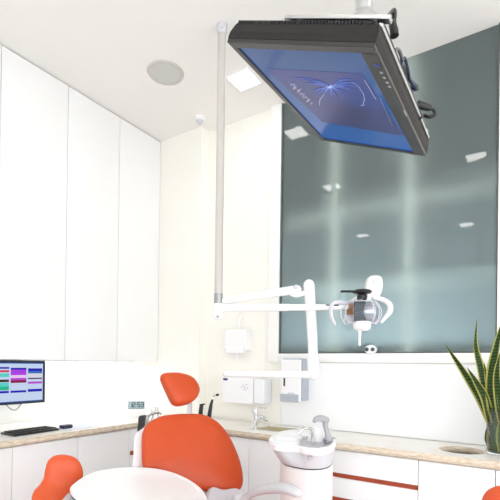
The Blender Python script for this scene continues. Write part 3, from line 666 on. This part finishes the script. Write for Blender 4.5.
# mirrors
def concave(t, x0, x1, y0, y1, dep0, dep1, nx=8, ny=6):
    g = []
    for i in range(nx + 1):
        row = []
        for j in range(ny + 1):
            u, v = i / nx, j / ny
            row.append(t.verts.new(lp(x0 + (x1 - x0) * u, y0 + (y1 - y0) * v, dep0 + (dep1 - dep0) * u - .02 * (1 - (2 * v - 1) ** 2))))
        g.append(row)
    for i in range(nx):
        for j in range(ny): t.faces.new((g[i][j], g[i + 1][j], g[i + 1][j + 1], g[i][j + 1]))
    r = bmesh.ops.solidify(t, geom=t.faces[:], thickness=.003)
    return t
t = concave(B(), 346, 354, 304, 315, .012, -.002); obj('left_reflector', t, M['orange_mirror'], head, smooth=False)['label'] = 'reflector with an orange chair reflection in its colour'
t = concave(B(), 344, 354, 315.5, 321.5, .014, -.002, 8, 3); obj('left_reflector', t, M['panel'], head, smooth=False)['label'] = 'lower reflector coloured white for mirrored brightness'  # white colour stands in for what the mirror would reflect
t = concave(B(), 365, 376, 303.5, 321.5, -.002, .02); obj('right_reflector', t, M['mirror'], head, smooth=False)['label'] = 'bright mirror reflector'
t = B(); prism(t, [lp(x, y, .0) for x, y in ((354, 301), (365, 301), (363.5, 306), (362.3, 312), (363.5, 317), (366, 322), (354, 322))], hn * .022); obj('bulb_cover', t, M['dgrey'], head, smooth=False)['label'] = 'dark grey hourglass bulb cover'
# clear curved shield
t = B(); nx = 20; F0, F1 = [], []
def shp(u, y, off):
    a = (u - .5) * 2.5; k = 1 - .30 * ((y - 313) / 12) ** 2
    return lp(360.5, y, -.012) + rt * (math.sin(a) * (.108 * k + off)) + hn * (math.cos(a) * (.085 * k + off) - .012)
ys = (301, 303, 310, 317, 323, 325)
for off in (0, .004):
    g = [[t.verts.new(shp(i / nx, y, off - (.012 if k in (0, 5) else 0) * (1 if k in (0, 5) else 0))) for k, y in enumerate(ys)] for i in range(nx + 1)]
    F1.append(g)
for g in F1:
    for i in range(nx):
        for j in range(5): t.faces.new((g[i][j], g[i + 1][j], g[i + 1][j + 1], g[i][j + 1]))
for i in range(nx):
    for j in (0, 5): t.faces.new((F1[0][i][j], F1[0][i + 1][j], F1[1][i + 1][j], F1[1][i][j]))
for i in (0, nx):
    for j in range(5): t.faces.new((F1[0][i][j], F1[0][i][j + 1], F1[1][i][j + 1], F1[1][i][j]))
obj('shield', t, M['shield'], head)['label'] = 'clear curved shield'
lil = mat('lilac_acrylic', (.62, .61, .67), .15, noise=.02)
for i, (u, w_) in enumerate(((.03, .0042), (.16, .003), (.72, .003), (.86, .0035), (.97, .0045))):
    t = B(); tube(t, [shp(u, y, .004) for y in (302, 305, 310, 316, 321, 324)], w_, 10, rnd=True); obj('shield_rib', t, lil, head)
t = B(); tube(t, [shp(i / 16, 323.5, .002) for i in range(17)], .0032, 8); tube(t, [shp(i / 16, 302, .002) for i in range(17)], .0026, 8); obj('shield_rim', t, lil, head)
# handles
t = B(); tube(t, smooth_path([lp(346, 303.5, .01), lp(338, 303, .03), lp(331, 305, .04), lp(329.3, 311, .045), lp(330, 318, .045), lp(333, 324.5, .04)], 6), [.009, .012, .012, .010], 14, flat=.8, rnd=True); obj('handle', t, lil, head)
t = B(); tube(t, smooth_path([lp(374, 298, .0), lp(382, 300, .01), lp(388, 305, .02), lp(388.5, 311, .025), lp(385.5, 316, .02), lp(381, 322, .015)], 6), [.014, .018, .019, .009], 14, flat=.8, rnd=True); obj('handle', t, M['wm'], head)
# black top knob and bar, lower cup and pin
t = B(); lathe(t, lp(361, 300, .02), [(.024, 0), (.026, .018), (.020, .026), (.046, .032), (.049, .040), (.040, .047), (0, .05)], 32, V((0, 0, 1))); obj('top_fan', t, M['black'], head)
t = B(); obox(t, lp(349, 292, .02), rt, up, hn, (-.047, -.005, -.012), (.03, .004, .012), .003); obj('black_bar', t, M['char'], head)
t = B(); lathe(t, lp(361, 322, .02), [(0, -.046), (.030, -.046), (.042, -.036), (.045, -.008), (.040, 0), (0, 0)], 30, V((0, 0, 1))); cup = obj('lower_cup', t, M['wp'], head)
t = B(); tube(t, [lp(358.5, 328, .03), lp(358, 345, .03)], [.008, .006], 12, rnd=True); obj('handle_pin', t, M['wp'], cup)

# ------------------------------------------------------------------ dental chair
cp = dp(193, 455, 2.05); base_xy = V((cp.x + .12, cp.y - .10, 0))
dc = thing('dental_chair', 'orange padded dental chair with headrest in the middle of the room', 'dental chair', base_xy)
nh = V((.898, -.524, 0)); nb = (nh * .90 + V((0, 0, .43))).normalized()
bo = [(143.5, 466), (142.5, 445), (143.5, 431), (149, 422), (160, 416), (175, 413.5), (195, 413), (207, 415), (219, 422), (229, 434), (237, 450), (242, 465), (244, 479), (242, 488), (236, 492.5), (224, 493), (207, 490.5), (190, 486), (165, 477), (150, 470)]
t = B(); pillow(t, smooth_path([onp(x, y, cp, nb) for x, y in bo], 5, True), nb, .055, .022); obj('backrest', t, M['orange'], dc)['label'] = 'orange padded backrest'
shell_o = smooth_path([onp(x, y, cp, nb) for x, y in [(137, 471), (136, 450), (137, 434), (141, 428), (152, 422), (175, 417.5), (195, 417), (206, 420), (217, 427), (227, 438), (234, 452), (238, 466), (239, 480), (236, 488), (224, 490), (190, 486), (160, 480)]], 4, True)
t = B(); stack(t, shell_o, [(0, nb * -.11), (.8, nb * -.11), (.93, nb * -.10), (.985, nb * -.08), (1, nb * -.06), (1, nb * -.053), (0, nb * -.053)]); obj('back_shell', t, M['wp'], dc)['label'] = 'white back shell'
hp = dp(182, 388, 2.16); hh = V((.93, -.37, 0)).normalized(); hnr = (hh * .93 + V((0, 0, .36))).normalized()
ho = [(162, 376), (163.5, 373), (170, 372), (180, 372.3), (190, 375), (196, 379.5), (200, 387), (200, 392), (196.5, 398.5), (190, 403), (182, 405), (177, 404.5), (173, 401), (168, 391), (163.5, 381)]
t = B(); pillow(t, smooth_path([onp(x, y, hp, hnr) for x, y in ho], 5, True), hnr, .045, .022); obj('headrest', t, M['orange'], dc)['label'] = 'rounded orange headrest'
t = B(); tube(t, [hp - hnr * .05 + V((0, 0, -.02)), dp(190, 404, 2.19), dp(189, 418, 2.14)], [.022, .020, .020], 14, flat=.5); obj('headrest_stem', t, M['gp'], dc)['label'] = 'pale grey headrest stem'
# bracket, seat, leg rest, base (below the frame)
st = base_xy
side = V((0, 0, 1)).cross(nh).normalized()
bk = dp(222, 494, 1.98)
t = B(); stack(t, smooth_path([onp(x, y, bk, nb) for x, y in ((212, 487), (224, 489.5), (237, 488), (242, 495), (244, 520), (225, 530), (206, 520), (208, 498))], 4, True), [(0, nb * -.05), (.9, nb * -.05), (1, nb * -.035), (1, nb * -.005), (.94, nb * .004), (0, nb * .006)]); obj('back_bracket', t, M['gp'], dc)['label'] = 'pale grey lower back bracket'
sc_ = V((cp.x, cp.y, 0)) + nh * .36
t = B(); pillow(t, smooth_path([V((sc_.x, sc_.y, .53)) + nh * a + side * b for a, b in ((-.25, -.24), (-.25, .24), (0, .26), (.25, .25), (.5, .22), (.85, .19), (.98, .12), (.98, -.12), (.85, -.19), (.5, -.22), (.25, -.25), (0, -.26))], 4, True), V((0, 0, 1)), .09, .015); obj('seat', t, M['orange'], dc)
t = B(); obox(t, V((sc_.x, sc_.y, 0)), nh, side, V((0, 0, 1)), (-.18, -.14, .05), (.30, .14, .442), .04, 3); obj('lift_column', t, M['wp'], dc)
t = B(); obox(t, V((sc_.x, sc_.y, 0)), nh, side, V((0, 0, 1)), (-.30, -.18, .0), (.55, .18, .05), .02, 3); obj('floor_plate', t, M['gp'], dc)
t = B(); p0 = V((cp.x, cp.y, 0)); tube(t, [V((sc_.x, sc_.y, .42)) - nh * .12, bk - nb * .03 + V((0, 0, -.12)), dp(200, 470, 2.12)], .05, 16, flat=.6, rnd=True); obj('back_spine', t, M['gp'], dc)
# armrest
t = B(); tube(t, smooth_path([dp(238, 545, 1.80), dp(236, 512, 1.74), dp(243, 501, 1.70), dp(252, 494, 1.66), dp(263, 490, 1.60), dp(276, 488.3, 1.54), dp(288, 488.8, 1.48), dp(297, 492.5, 1.45)], 6), [.016, .018, .018, .017, .018, .021, .022, .019], 18, flat=.85, rnd=True); arm = obj('armrest', t, M['gp'], dc); arm['label'] = 'pale grey curved armrest'
t = B(); tube(t, [dp(238, 500, 1.84), dp(238, 540, 1.84), V((sc_.x, sc_.y, .46)) - nh * .05 - side * -.0], .03, 14, rnd=True); obj('armrest_post', t, M['gp'], dc)
# assistant bar behind the chair, part of the chair, carrying instruments
hb = [dp(139, 432, 2.22), dp(150, 430, 2.26), dp(175, 428, 2.32), dp(200, 424, 2.32), dp(213, 424, 2.30)]
t = B(); tube(t, smooth_path(hb, 5), .014, 12, rnd=True); tube(t, [dp(178, 430, 2.31), dp(185, 446, 2.17)], .018, 12); ib = obj('instrument_bar', t, M['gp'], dc)
hl = thing('handpiece_holder', 'black clip holder at the left shoulder of the orange backrest', 'instrument holder', dp(142, 424, 2.22))
t = B(); out = [dp(x, y, 2.21) for x, y in ((140.5, 416), (143, 414.8), (146.5, 415.5), (145.5, 421), (144, 427), (139.5, 430.5), (139.2, 427), (140, 421))]; prism(t, smooth_path(out, 3, True), -fw * .035); obj('clip', t, M['black'], hl)
t = B(); tube(t, smooth_path([dp(144.5, 417, 2.2), dp(150, 415, 2.21), dp(158, 413, 2.24), dp(161, 414, 2.26)], 5), .0045, 8); obj('rail', t, M['steel'], hl)
for i, (x0, y0, x1, y1, lb) in enumerate(((146, 422, 152, 411, 'slim chrome handpiece nearest the black clip'), (151, 421, 155.5, 408.5, 'slim chrome handpiece, middle of the three by the clip'), (158, 419, 158, 408, 'slim chrome handpiece furthest right of the three by the clip'))):
    h = thing('handpiece', lb, 'dental handpiece', dp(x0, y0 + 4, 2.25), 'chrome handpieces behind the backrest')
    d = 2.235 + .01 * i
    t = B(); tube(t, [dp(x0 + 1.5, y0 + 6, d), dp(x0 + .5, y0, d), dp((x0 + x1) / 2, (y0 + y1) / 2, d)], [.0065, .0065, .0045], 12, rnd=True); obj('grip', t, M['steel'], h)
    t = B(); tube(t, smooth_path([dp((x0 + x1) / 2, (y0 + y1) / 2, d), dp(x1 - .5, y1 + 2, d), dp(x1, y1, d), dp(x1 - 1.2, y1 - 1.2, d)], 4), [.0045, .0032, .0032], 10, rnd=True); obj('tip', t, M['steel'], h)
h = thing('suction_handle', 'short black suction handle just left of the tall one behind the backrest', 'suction handle', dp(200, 416, 2.29), 'black suction handles')
t = B(); tube(t, [dp(200.2, 420, 2.29), dp(200.8, 411, 2.29), dp(201.5, 406, 2.29)], [.0125, .0115, .0105], 14, rnd=True); obj('grip', t, M['black'], h)
t = B(); tube(t, [dp(200.8, 405.2, 2.29), dp(204.3, 404.2, 2.285)], [.007, .004], 10, rnd=True); obj('lever', t, M['black'], h)
h = thing('suction_handle', 'tall black suction handle with chrome hooked tip right of the headrest', 'suction handle', dp(210, 416, 2.28), 'black suction handles')
t = B(); tube(t, [dp(208.8, 421, 2.28), dp(209.6, 414, 2.28), dp(211, 405, 2.28), dp(212.4, 400, 2.28)], [.0115, .011, .009, .006], 14, rnd=True); obj('grip', t, M['black'], h)
t = B(); tube(t, smooth_path([dp(212.4, 400, 2.28), dp(213.4, 396.5, 2.28), dp(214.5, 395, 2.275), dp(217.3, 395, 2.27)], 5), .0042, 10, rnd=True); obj('tip', t, M['chrome'], h)
t = B(); tube(t, [dp(216.6, 395, 2.271), dp(218, 394.8, 2.268)], .006, 10, rnd=True); obj('tip_cap', t, M['black'], h)

# ------------------------------------------------------------------ spittoon unit
ZR = .92
def sz(x, y, z=ZR): return on(x, y, 'Z', z)
rim = [(269, 438.5), (270.5, 442), (275.5, 444.3), (283, 445.2), (291, 445.6), (298, 446.3), (305, 448), (314, 449), (323, 448.6), (331, 446.4), (335, 442.5), (335.3, 438.5), (331, 435.5), (322, 433.8), (312, 431.8), (304, 430.3), (295, 429.6), (286, 430.2), (276, 433)]
ro = smooth_path([sz(x, y) for x, y in rim], 5, True)
cen = sum(ro, V((0, 0, 0))) / len(ro)
su = thing('spittoon_unit', 'pale grey spittoon column with white rimmed basin right of the dental chair', 'spittoon', (cen.x, cen.y, 0))
Z = V((0, 0, 1))
def taper_out(sc): return [cen + (p - cen) * sc for p in ro]
t = B(); stack(t, ro, [(.93, Z * -.028), (1.0, Z * -.026), (1.01, Z * -.014), (1.0, Z * -.002), (.965, Z * .002), (.90, Z * -.001), (.86, Z * -.012), (.78, Z * -.022), (.5, Z * -.026), (0, Z * -.027)]); obj('basin_rim', t, M['wp'], su)['label'] = 'white basin with rounded rim'
rim2 = list(rim); rim2[2:8] = [(275.5, 444.5), (283, 446.4), (291, 447.7), (298, 448.6), (305, 449.2), (314, 449.3)]
ro2 = smooth_path([sz(x, y) for x, y in rim2], 5, True)
ref = sz(324, 442)
def about(sc): k = max(0, min(1, (.95 - sc) / .12)); return [ref + (p.lerp(p2, k) - ref) * sc for p, p2 in zip(ro, ro2)]
def loft(t, L):
    R_ = [[t.verts.new(p + Z * z) for p in about(k)] for k, z in L]; n = len(ro)
    for a, b in zip(R_, R_[1:]):
        for q in range(n): t.faces.new((a[q], a[(q + 1) % n], b[(q + 1) % n], b[q]))
    t.faces.new(R_[0][::-1]); t.faces.new(R_[-1]); return t
hs = obj('bowl_housing', loft(B(), [(.78, -.086), (.80, -.085), (.845, -.070), (.90, -.048), (.945, -.030), (.955, -.026), (.9, -.0255)]), M['gp'], su); hs['label'] = 'pale grey bowl housing'
obj('shadow_gap', loft(B(), [(.74, -.0905), (.772, -.090), (.772, -.0865), (.74, -.0862)]), M['slot'], su)['label'] = 'dark seam ring'
obj('column', loft(B(), [(.74, -.919), (.75, -.91), (.775, -.60), (.785, -.10), (.78, -.092), (.75, -.091)]), mat('pinkish_white_enamel', (.82, .80, .80), .3, noise=.01), su)
# basin dish at the left, spout, cup filler
dcn = sz(285, 437.5, .925); 
t = B(); lathe(t, V((dcn.x, dcn.y, .8985)), [(0, .0), (.03, .001), (.052, .006), (.060, .016), (.063, .0185), (.066, .0185), (.066, -.002)], 36); obj('dish', t, M['panel'], su)
f0 = sz(311.5, 440, .90); f1 = sz(299.5, 437, .9)
t = B(); tube(t, smooth_path([f0, dp(312, 434, 1.86), dp(309.5, 429.6, 1.87), dp(305.5, 428.6, 1.88), dp(301.5, 430.5, 1.88), dp(299.5, 434, 1.88)], 6), .0045, 12, rnd=True); obj('rinse_spout', t, M['chrome'], su)['label'] = 'looped chrome rinse spout'
t = B(); q = sz(305, 438.5, .90); box(t, (q.x - .012, q.y - .010, .893), (q.x + .012, q.y + .010, .912), .004); obj('spout_base', t, M['gp'], su)
g0 = sz(329, 438.5, .92)
gd_ = 1.84
t = B(); tube(t, smooth_path([dp(328.5, 439, gd_), dp(327, 432, gd_), dp(325.6, 426, gd_), dp(325.2, 421, gd_)], 5), [.016, .010, .011, .013], 16, rnd=True)
tube(t, smooth_path([dp(326, 420, gd_), dp(321, 418.6, gd_ - .01), dp(316.5, 418.8, gd_ - .02), dp(314.5, 421, gd_ - .02)], 5), [.015, .015, .012, .009], 14, rnd=True); obj('cup_filler', t, M['gp2'], su)['label'] = 'grey cup filler arm'
t = B(); box(t, (g0.x - .022, g0.y - .03, .89), (g0.x + .022, g0.y + .03, .924), .008); obj('filler_base', t, M['gp2'], su)
lg = sz(310.5, 459, ZR)
# small emblem on the housing front
hit = dp(310.5, 458.5, 1.64)
t = B(); obox(t, hit, rt, Z, -fw, (-.008, -.006, -.02), (.007, .007, .004)); obj('emblem', t, M['gp2'], su, smooth=False)['label'] = 'small dark grey square emblem'
cb_ = sz(318.4, 444.2, .899)
cpx = thing('plastic_cup', 'white plastic cup on the spittoon beside the filler', 'cup', (cb_.x, cb_.y, .9085))
t = B(); lathe(t, V((cb_.x, cb_.y, .890)), [(.027, 0), (.027, .0175), (0, .018)], 28); obj('cup_ledge', t, M['gp'], su)
t = B(); lathe(t, V((cb_.x, cb_.y, .9085)), [(0, .001), (.019, .001), (.020, .003), (.0275, .062), (.0290, .063), (.0285, .066), (.0265, .064), (.019, .005), (0, .004)], 30); obj('body', t, M['wp'], cpx)
t = B(); lathe(t, V((cb_.x, cb_.y, .9085)), [(.0278, .061), (.0300, .063), (.0298, .067), (.0268, .066), (.0266, .062)], 30); obj('rolled_rim', t, M['wp'], cpx)

# ------------------------------------------------------------------ delivery tray in the foreground
ZT = .78
to_ = [(70, 489), (73, 484), (83, 477), (98, 471), (116, 468.2), (135, 467.3), (155, 468.4), (174, 472.8), (190, 480), (202, 489), (208, 500), (207, 520), (190, 535), (160, 540), (125, 527), (98, 509), (78, 497)]
tro = smooth_path([on(x, y, 'Z', ZT) for x, y in to_], 5, True)
tcn = sum(tro, V((0, 0, 0))) / len(tro)
dt = thing('delivery_tray', 'large rounded white instrument tray table in front of the dental chair', 'tray table', (tcn.x, tcn.y, 0))
t = B(); stack(t, tro, [(.97, Z * -.019), (.99, Z * -.018), (1.0, Z * -.012), (1.0, Z * -.005), (.985, Z * .001), (.955, Z * .001), (.93, Z * -.004), (.5, Z * -.004), (0, Z * -.004)]); obj('tray_top', t, M['wp'], dt)
t = B(); stack(t, tro, [(.90, Z * -.027), (.988, Z * -.026), (.988, Z * -.0195), (.9, Z * -.0192)]); obj('dark_band', t, M['slot'], dt)['label'] = 'dark line under the tray'  # near-black band in the gap under the tray rim
t = B(); stack(t, tro, [(.80, Z * -.105), (.90, Z * -.10), (.975, Z * -.075), (.98, Z * -.029), (.94, Z * -.0275)]); obj('body', t, mat('blue_grey_plastic', (.55, .60, .66), .35, noise=.03), dt)
# instrument rack jutting from the left side
rk = on(82, 500, 'Z', .70)
t = B()
rk0 = [on(x, y, 'Z', .715) for x, y in ((60, 506), (68, 496), (92, 503), (110, 518), (95, 535), (62, 522))]
prism(t, rk0, Z * .012); rko = obj('instrument_rack', t, bpy.data.materials['blue_grey_plastic'], dt, smooth=False)
for k in range(4):
    a = on(66 + k * 7, 501 + k * 4, 'Z', .734); b2 = on(78 + k * 7, 499 + k * 4, 'Z', .734)
    t = B(); tube(t, [a, a.lerp(b2, .6), b2], [.007, .009, .006], 10, rnd=True); obj('instrument', t, M['gp2'] if k % 2 else M['steel'], rko)
ped = V((tcn.x, tcn.y, 0))
t = B(); tube(t, [ped + Z * .04, ped + Z * .68], .035, 20); obj('pedestal', t, M['wp'], dt)
t = B(); lathe(t, ped, [(0, 0), (.14, 0), (.14, .02), (.05, .05), (.036, .06)], 36); obj('foot', t, M['wp'], dt)

# ------------------------------------------------------------------ stools
def stool(outl, depth, nrm, label, drop, flare=0.0):
    c0 = dp(sum(p[0] for p in outl) / len(outl), sum(p[1] for p in outl) / len(outl), depth)
    n = nrm.normalized(); P = smooth_path([onp(x, y, c0, n) for x, y in outl], 5, True)
    nhz = V((n.x, n.y, 0)).normalized(); nhz = -nhz; sc2 = V((c0.x, c0.y, 0)) + nhz * .20
    r = thing('stool', label, 'stool', (sc2.x, sc2.y, 0), 'orange stools')
    t = B(); pillow(t, P, n, .035, .016)
    if flare:
        zt = max(v.co.z for v in t.verts)
        for v in t.verts:
            q = max(0, (zt - v.co.z) - .085); v.co += n * (flare * q * q * 6)
    b = obj('backrest', t, M['orange2'], r)
    t = B(); lathe(t, V((sc2.x, sc2.y, .46)), [(0, -.05), (.16, -.05), (.19, -.035), (.195, -.01), (.17, .012), (.1, .016), (0, .012)], 40); obj('seat', t, M['orange2'], r)
    t = B(); tube(t, smooth_path([V((sc2.x, sc2.y, .425)) - nhz * .08, V((sc2.x, sc2.y, .43)) - nhz * .235, c0 - nhz * .035 + V((0, 0, -.13)), c0 + nhz * .005 + V((0, 0, -.09))], 5), .014, 12); obj('back_support', t, M['steel'], r)
    t = B(); tube(t, [V((sc2.x, sc2.y, .05)), V((sc2.x, sc2.y, .25)), V((sc2.x, sc2.y, .2501)), V((sc2.x, sc2.y, .415))], [.03, .03, .02, .02], 18); obj('gas_column', t, M['steel'], r)
    for k in range(5):
        a = 2 * PI * k / 5; d = V((math.cos(a), math.sin(a), 0))
        t = B(); tube(t, [V((sc2.x, sc2.y, .075)), V((sc2.x, sc2.y, .06)) + d * .20], [.022, .014], 12, rnd=True); lg_ = obj('base_leg', t, M['wp'], r)
        t = B(); lathe(t, V((sc2.x, sc2.y, .024)) + d * .195 - d.cross(Z) * .01, [(0, 0), (.024, 0), (.024, .02), (0, .02)], 18, d.cross(Z)); obj('castor', t, M['black'], lg_)
    return r
stool([(83.5, 473), (81.5, 465), (77, 459), (70, 455.8), (61, 455), (53, 457), (48, 462), (45.5, 470), (44, 478), (40, 485), (34, 491), (31, 499), (33, 512), (45, 516), (58, 504), (69, 494), (77, 486), (82, 480)], 1.78, V((.86, -.42, .05)), 'orange stool with a curved back behind the tray at lower left', 0, .9)
stool([(481, 501), (483.5, 494), (488.5, 489), (496, 486.2), (506, 486), (516, 489), (521, 496), (522, 508), (517, 522), (502, 527), (488, 521), (482, 511)], 1.32, V((-.35, -.9, .05)), 'orange stool, only its rounded back top showing at lower right', 0)

# ------------------------------------------------------------------ plant in a glass vase
vc = V((-.100, 2.295, .85))
vs = thing('glass_vase', 'clear cylindrical glass vase at the right end of the worktop', 'vase', vc)
t = B(); lathe(t, vc, [(0, .001), (.062, .001), (.065, .004), (.065, .205), (.0635, .207), (.0615, .205), (.0615, .010), (0, .009)], 48); obj('body', t, M['glass'], vs)
pl = thing('snake_plant', 'tall snake plant with yellow-edged leaves standing in the glass vase', 'plant', vc + V((0, 0, .012)))
def blade(pts, w, tw0=0.0, tw1=0.0, fold=.12):
    P = smooth_path(pts, 8); n = len(P); t = B(); rows = []; us = (-1, -.68, -.3, 0, .3, .68, 1)
    face = (EYE - P[n // 2]).normalized()
    for i in range(n):
        u = i / (n - 1); tg = (P[min(i + 1, n - 1)] - P[max(i - 1, 0)]).normalized()
        sd = tg.cross(face).normalized(); nn = sd.cross(tg); a = tw0 + (tw1 - tw0) * u
        S = sd * math.cos(a) + nn * math.sin(a); N = -sd * math.sin(a) + nn * math.cos(a)
        ww = 1.18 * w * min(1, .55 + u * 1.4) * (1 - max(0, (u - .45) / .55) ** 2.2 * .985)
        rows.append([t.verts.new(P[i] + S * (ww * q) + N * (ww * fold * 2 * q * q)) for q in us])
    for i in range(n - 1):
        for j in range(6):
            f = t.faces.new((rows[i][j], rows[i][j + 1], rows[i + 1][j + 1], rows[i + 1][j])); f.material_index = 1 if j in (0, 5) else 0
    bmesh.ops.solidify(t, geom=t.faces[:], thickness=.0025)
    return t
VD = vc.y
def py(x, y, Y=2.29): return on(x, y, 'Y', Y)
leaves = [([vc + V((-.02, 0, .02)), py(490, 420), py(478, 394), py(464, 372, 2.24), py(444, 342.5, 2.20)], .0185, .2, .5),
          ([vc + V((-.028, -.02, .02)), py(490, 420, 2.27), py(485, 398, 2.25), py(477, 383, 2.24), py(467, 367, 2.23)], .0165, -.2, .5),
          ([vc + V((-.005, .01, .02)), py(493, 425), py(488, 400), py(481, 370, 2.30), py(475.5, 345, 2.30), py(477, 318, 2.31)], .0165, .5, -.9),
          ([vc + V((.0, -.015, .02)), py(497, 425, 2.27), py(492, 400, 2.25), py(492, 372, 2.23), py(497, 345, 2.23), py(503, 318, 2.24)], .021, .1, .6),
          ([vc + V((.01, .0, .02)), py(500, 430, 2.28), py(495, 405, 2.27), py(488, 383, 2.26), py(484, 362, 2.25)], .014, .0, .4),
          ([vc + V((.02, -.02, .02)), py(503, 425, 2.26), py(499, 400, 2.24), py(497, 375, 2.21), py(500, 352, 2.2)], .017, -.2, .4),
          ([vc + V((.03, .0, .02)), py(508, 425), py(508, 390), py(513, 350), py(520, 310)], .02, .2, .4),
          ([vc + V((.03, -.02, .02)), py(508, 430, 2.26), py(515, 395, 2.23), py(527, 365, 2.2), py(540, 340, 2.18)], .018, .2, .4)]
for pts, w, a, b2 in leaves:
    obj('leaf', blade(pts, w, a, b2), None, pl, mats=[M['leaf'], M['leafy']])
for k in range(18):
    a = k * 2 * PI / 12 if k < 12 else (k - 12) * 2 * PI / 6 + .3; rr_ = .046 if k < 12 else .026; q = vc + V((rr_ * math.cos(a), rr_ * math.sin(a), .014))
    obj('leaf_base', blade([q, q + V((.002 * math.sin(k * 3), .002, .05)), q + V((-.003 * math.cos(a), -.003 * math.sin(a), .10)), q + V((-.010 * math.cos(a), -.010 * math.sin(a), .175 + .014 * (k % 3)))], .021, .15 * math.sin(k * 2), .2), None, pl, mats=[M['soil'], M['leafy'] if k % 2 else M['leaf']])

# ------------------------------------------------------------------ world and colour
w = bpy.data.worlds.new('world'); bpy.context.scene.world = w; w.use_nodes = True
w.node_tree.nodes['Background'].inputs[0].default_value = (.94, .97, 1.0, 1); w.node_tree.nodes['Background'].inputs[1].default_value = 4.6
sc = bpy.context.scene
sc.view_settings.view_transform = 'Standard'; sc.view_settings.look = 'None'; sc.view_settings.gamma = 1; sc.view_settings.use_curve_mapping = False
sc.view_settings.exposure = -0.2
sc.cycles.use_denoising = True
sc.cycles.max_bounces = 10; sc.cycles.diffuse_bounces = 7; sc.cycles.transparent_max_bounces = 12
sc.cycles.sample_clamp_indirect = 8
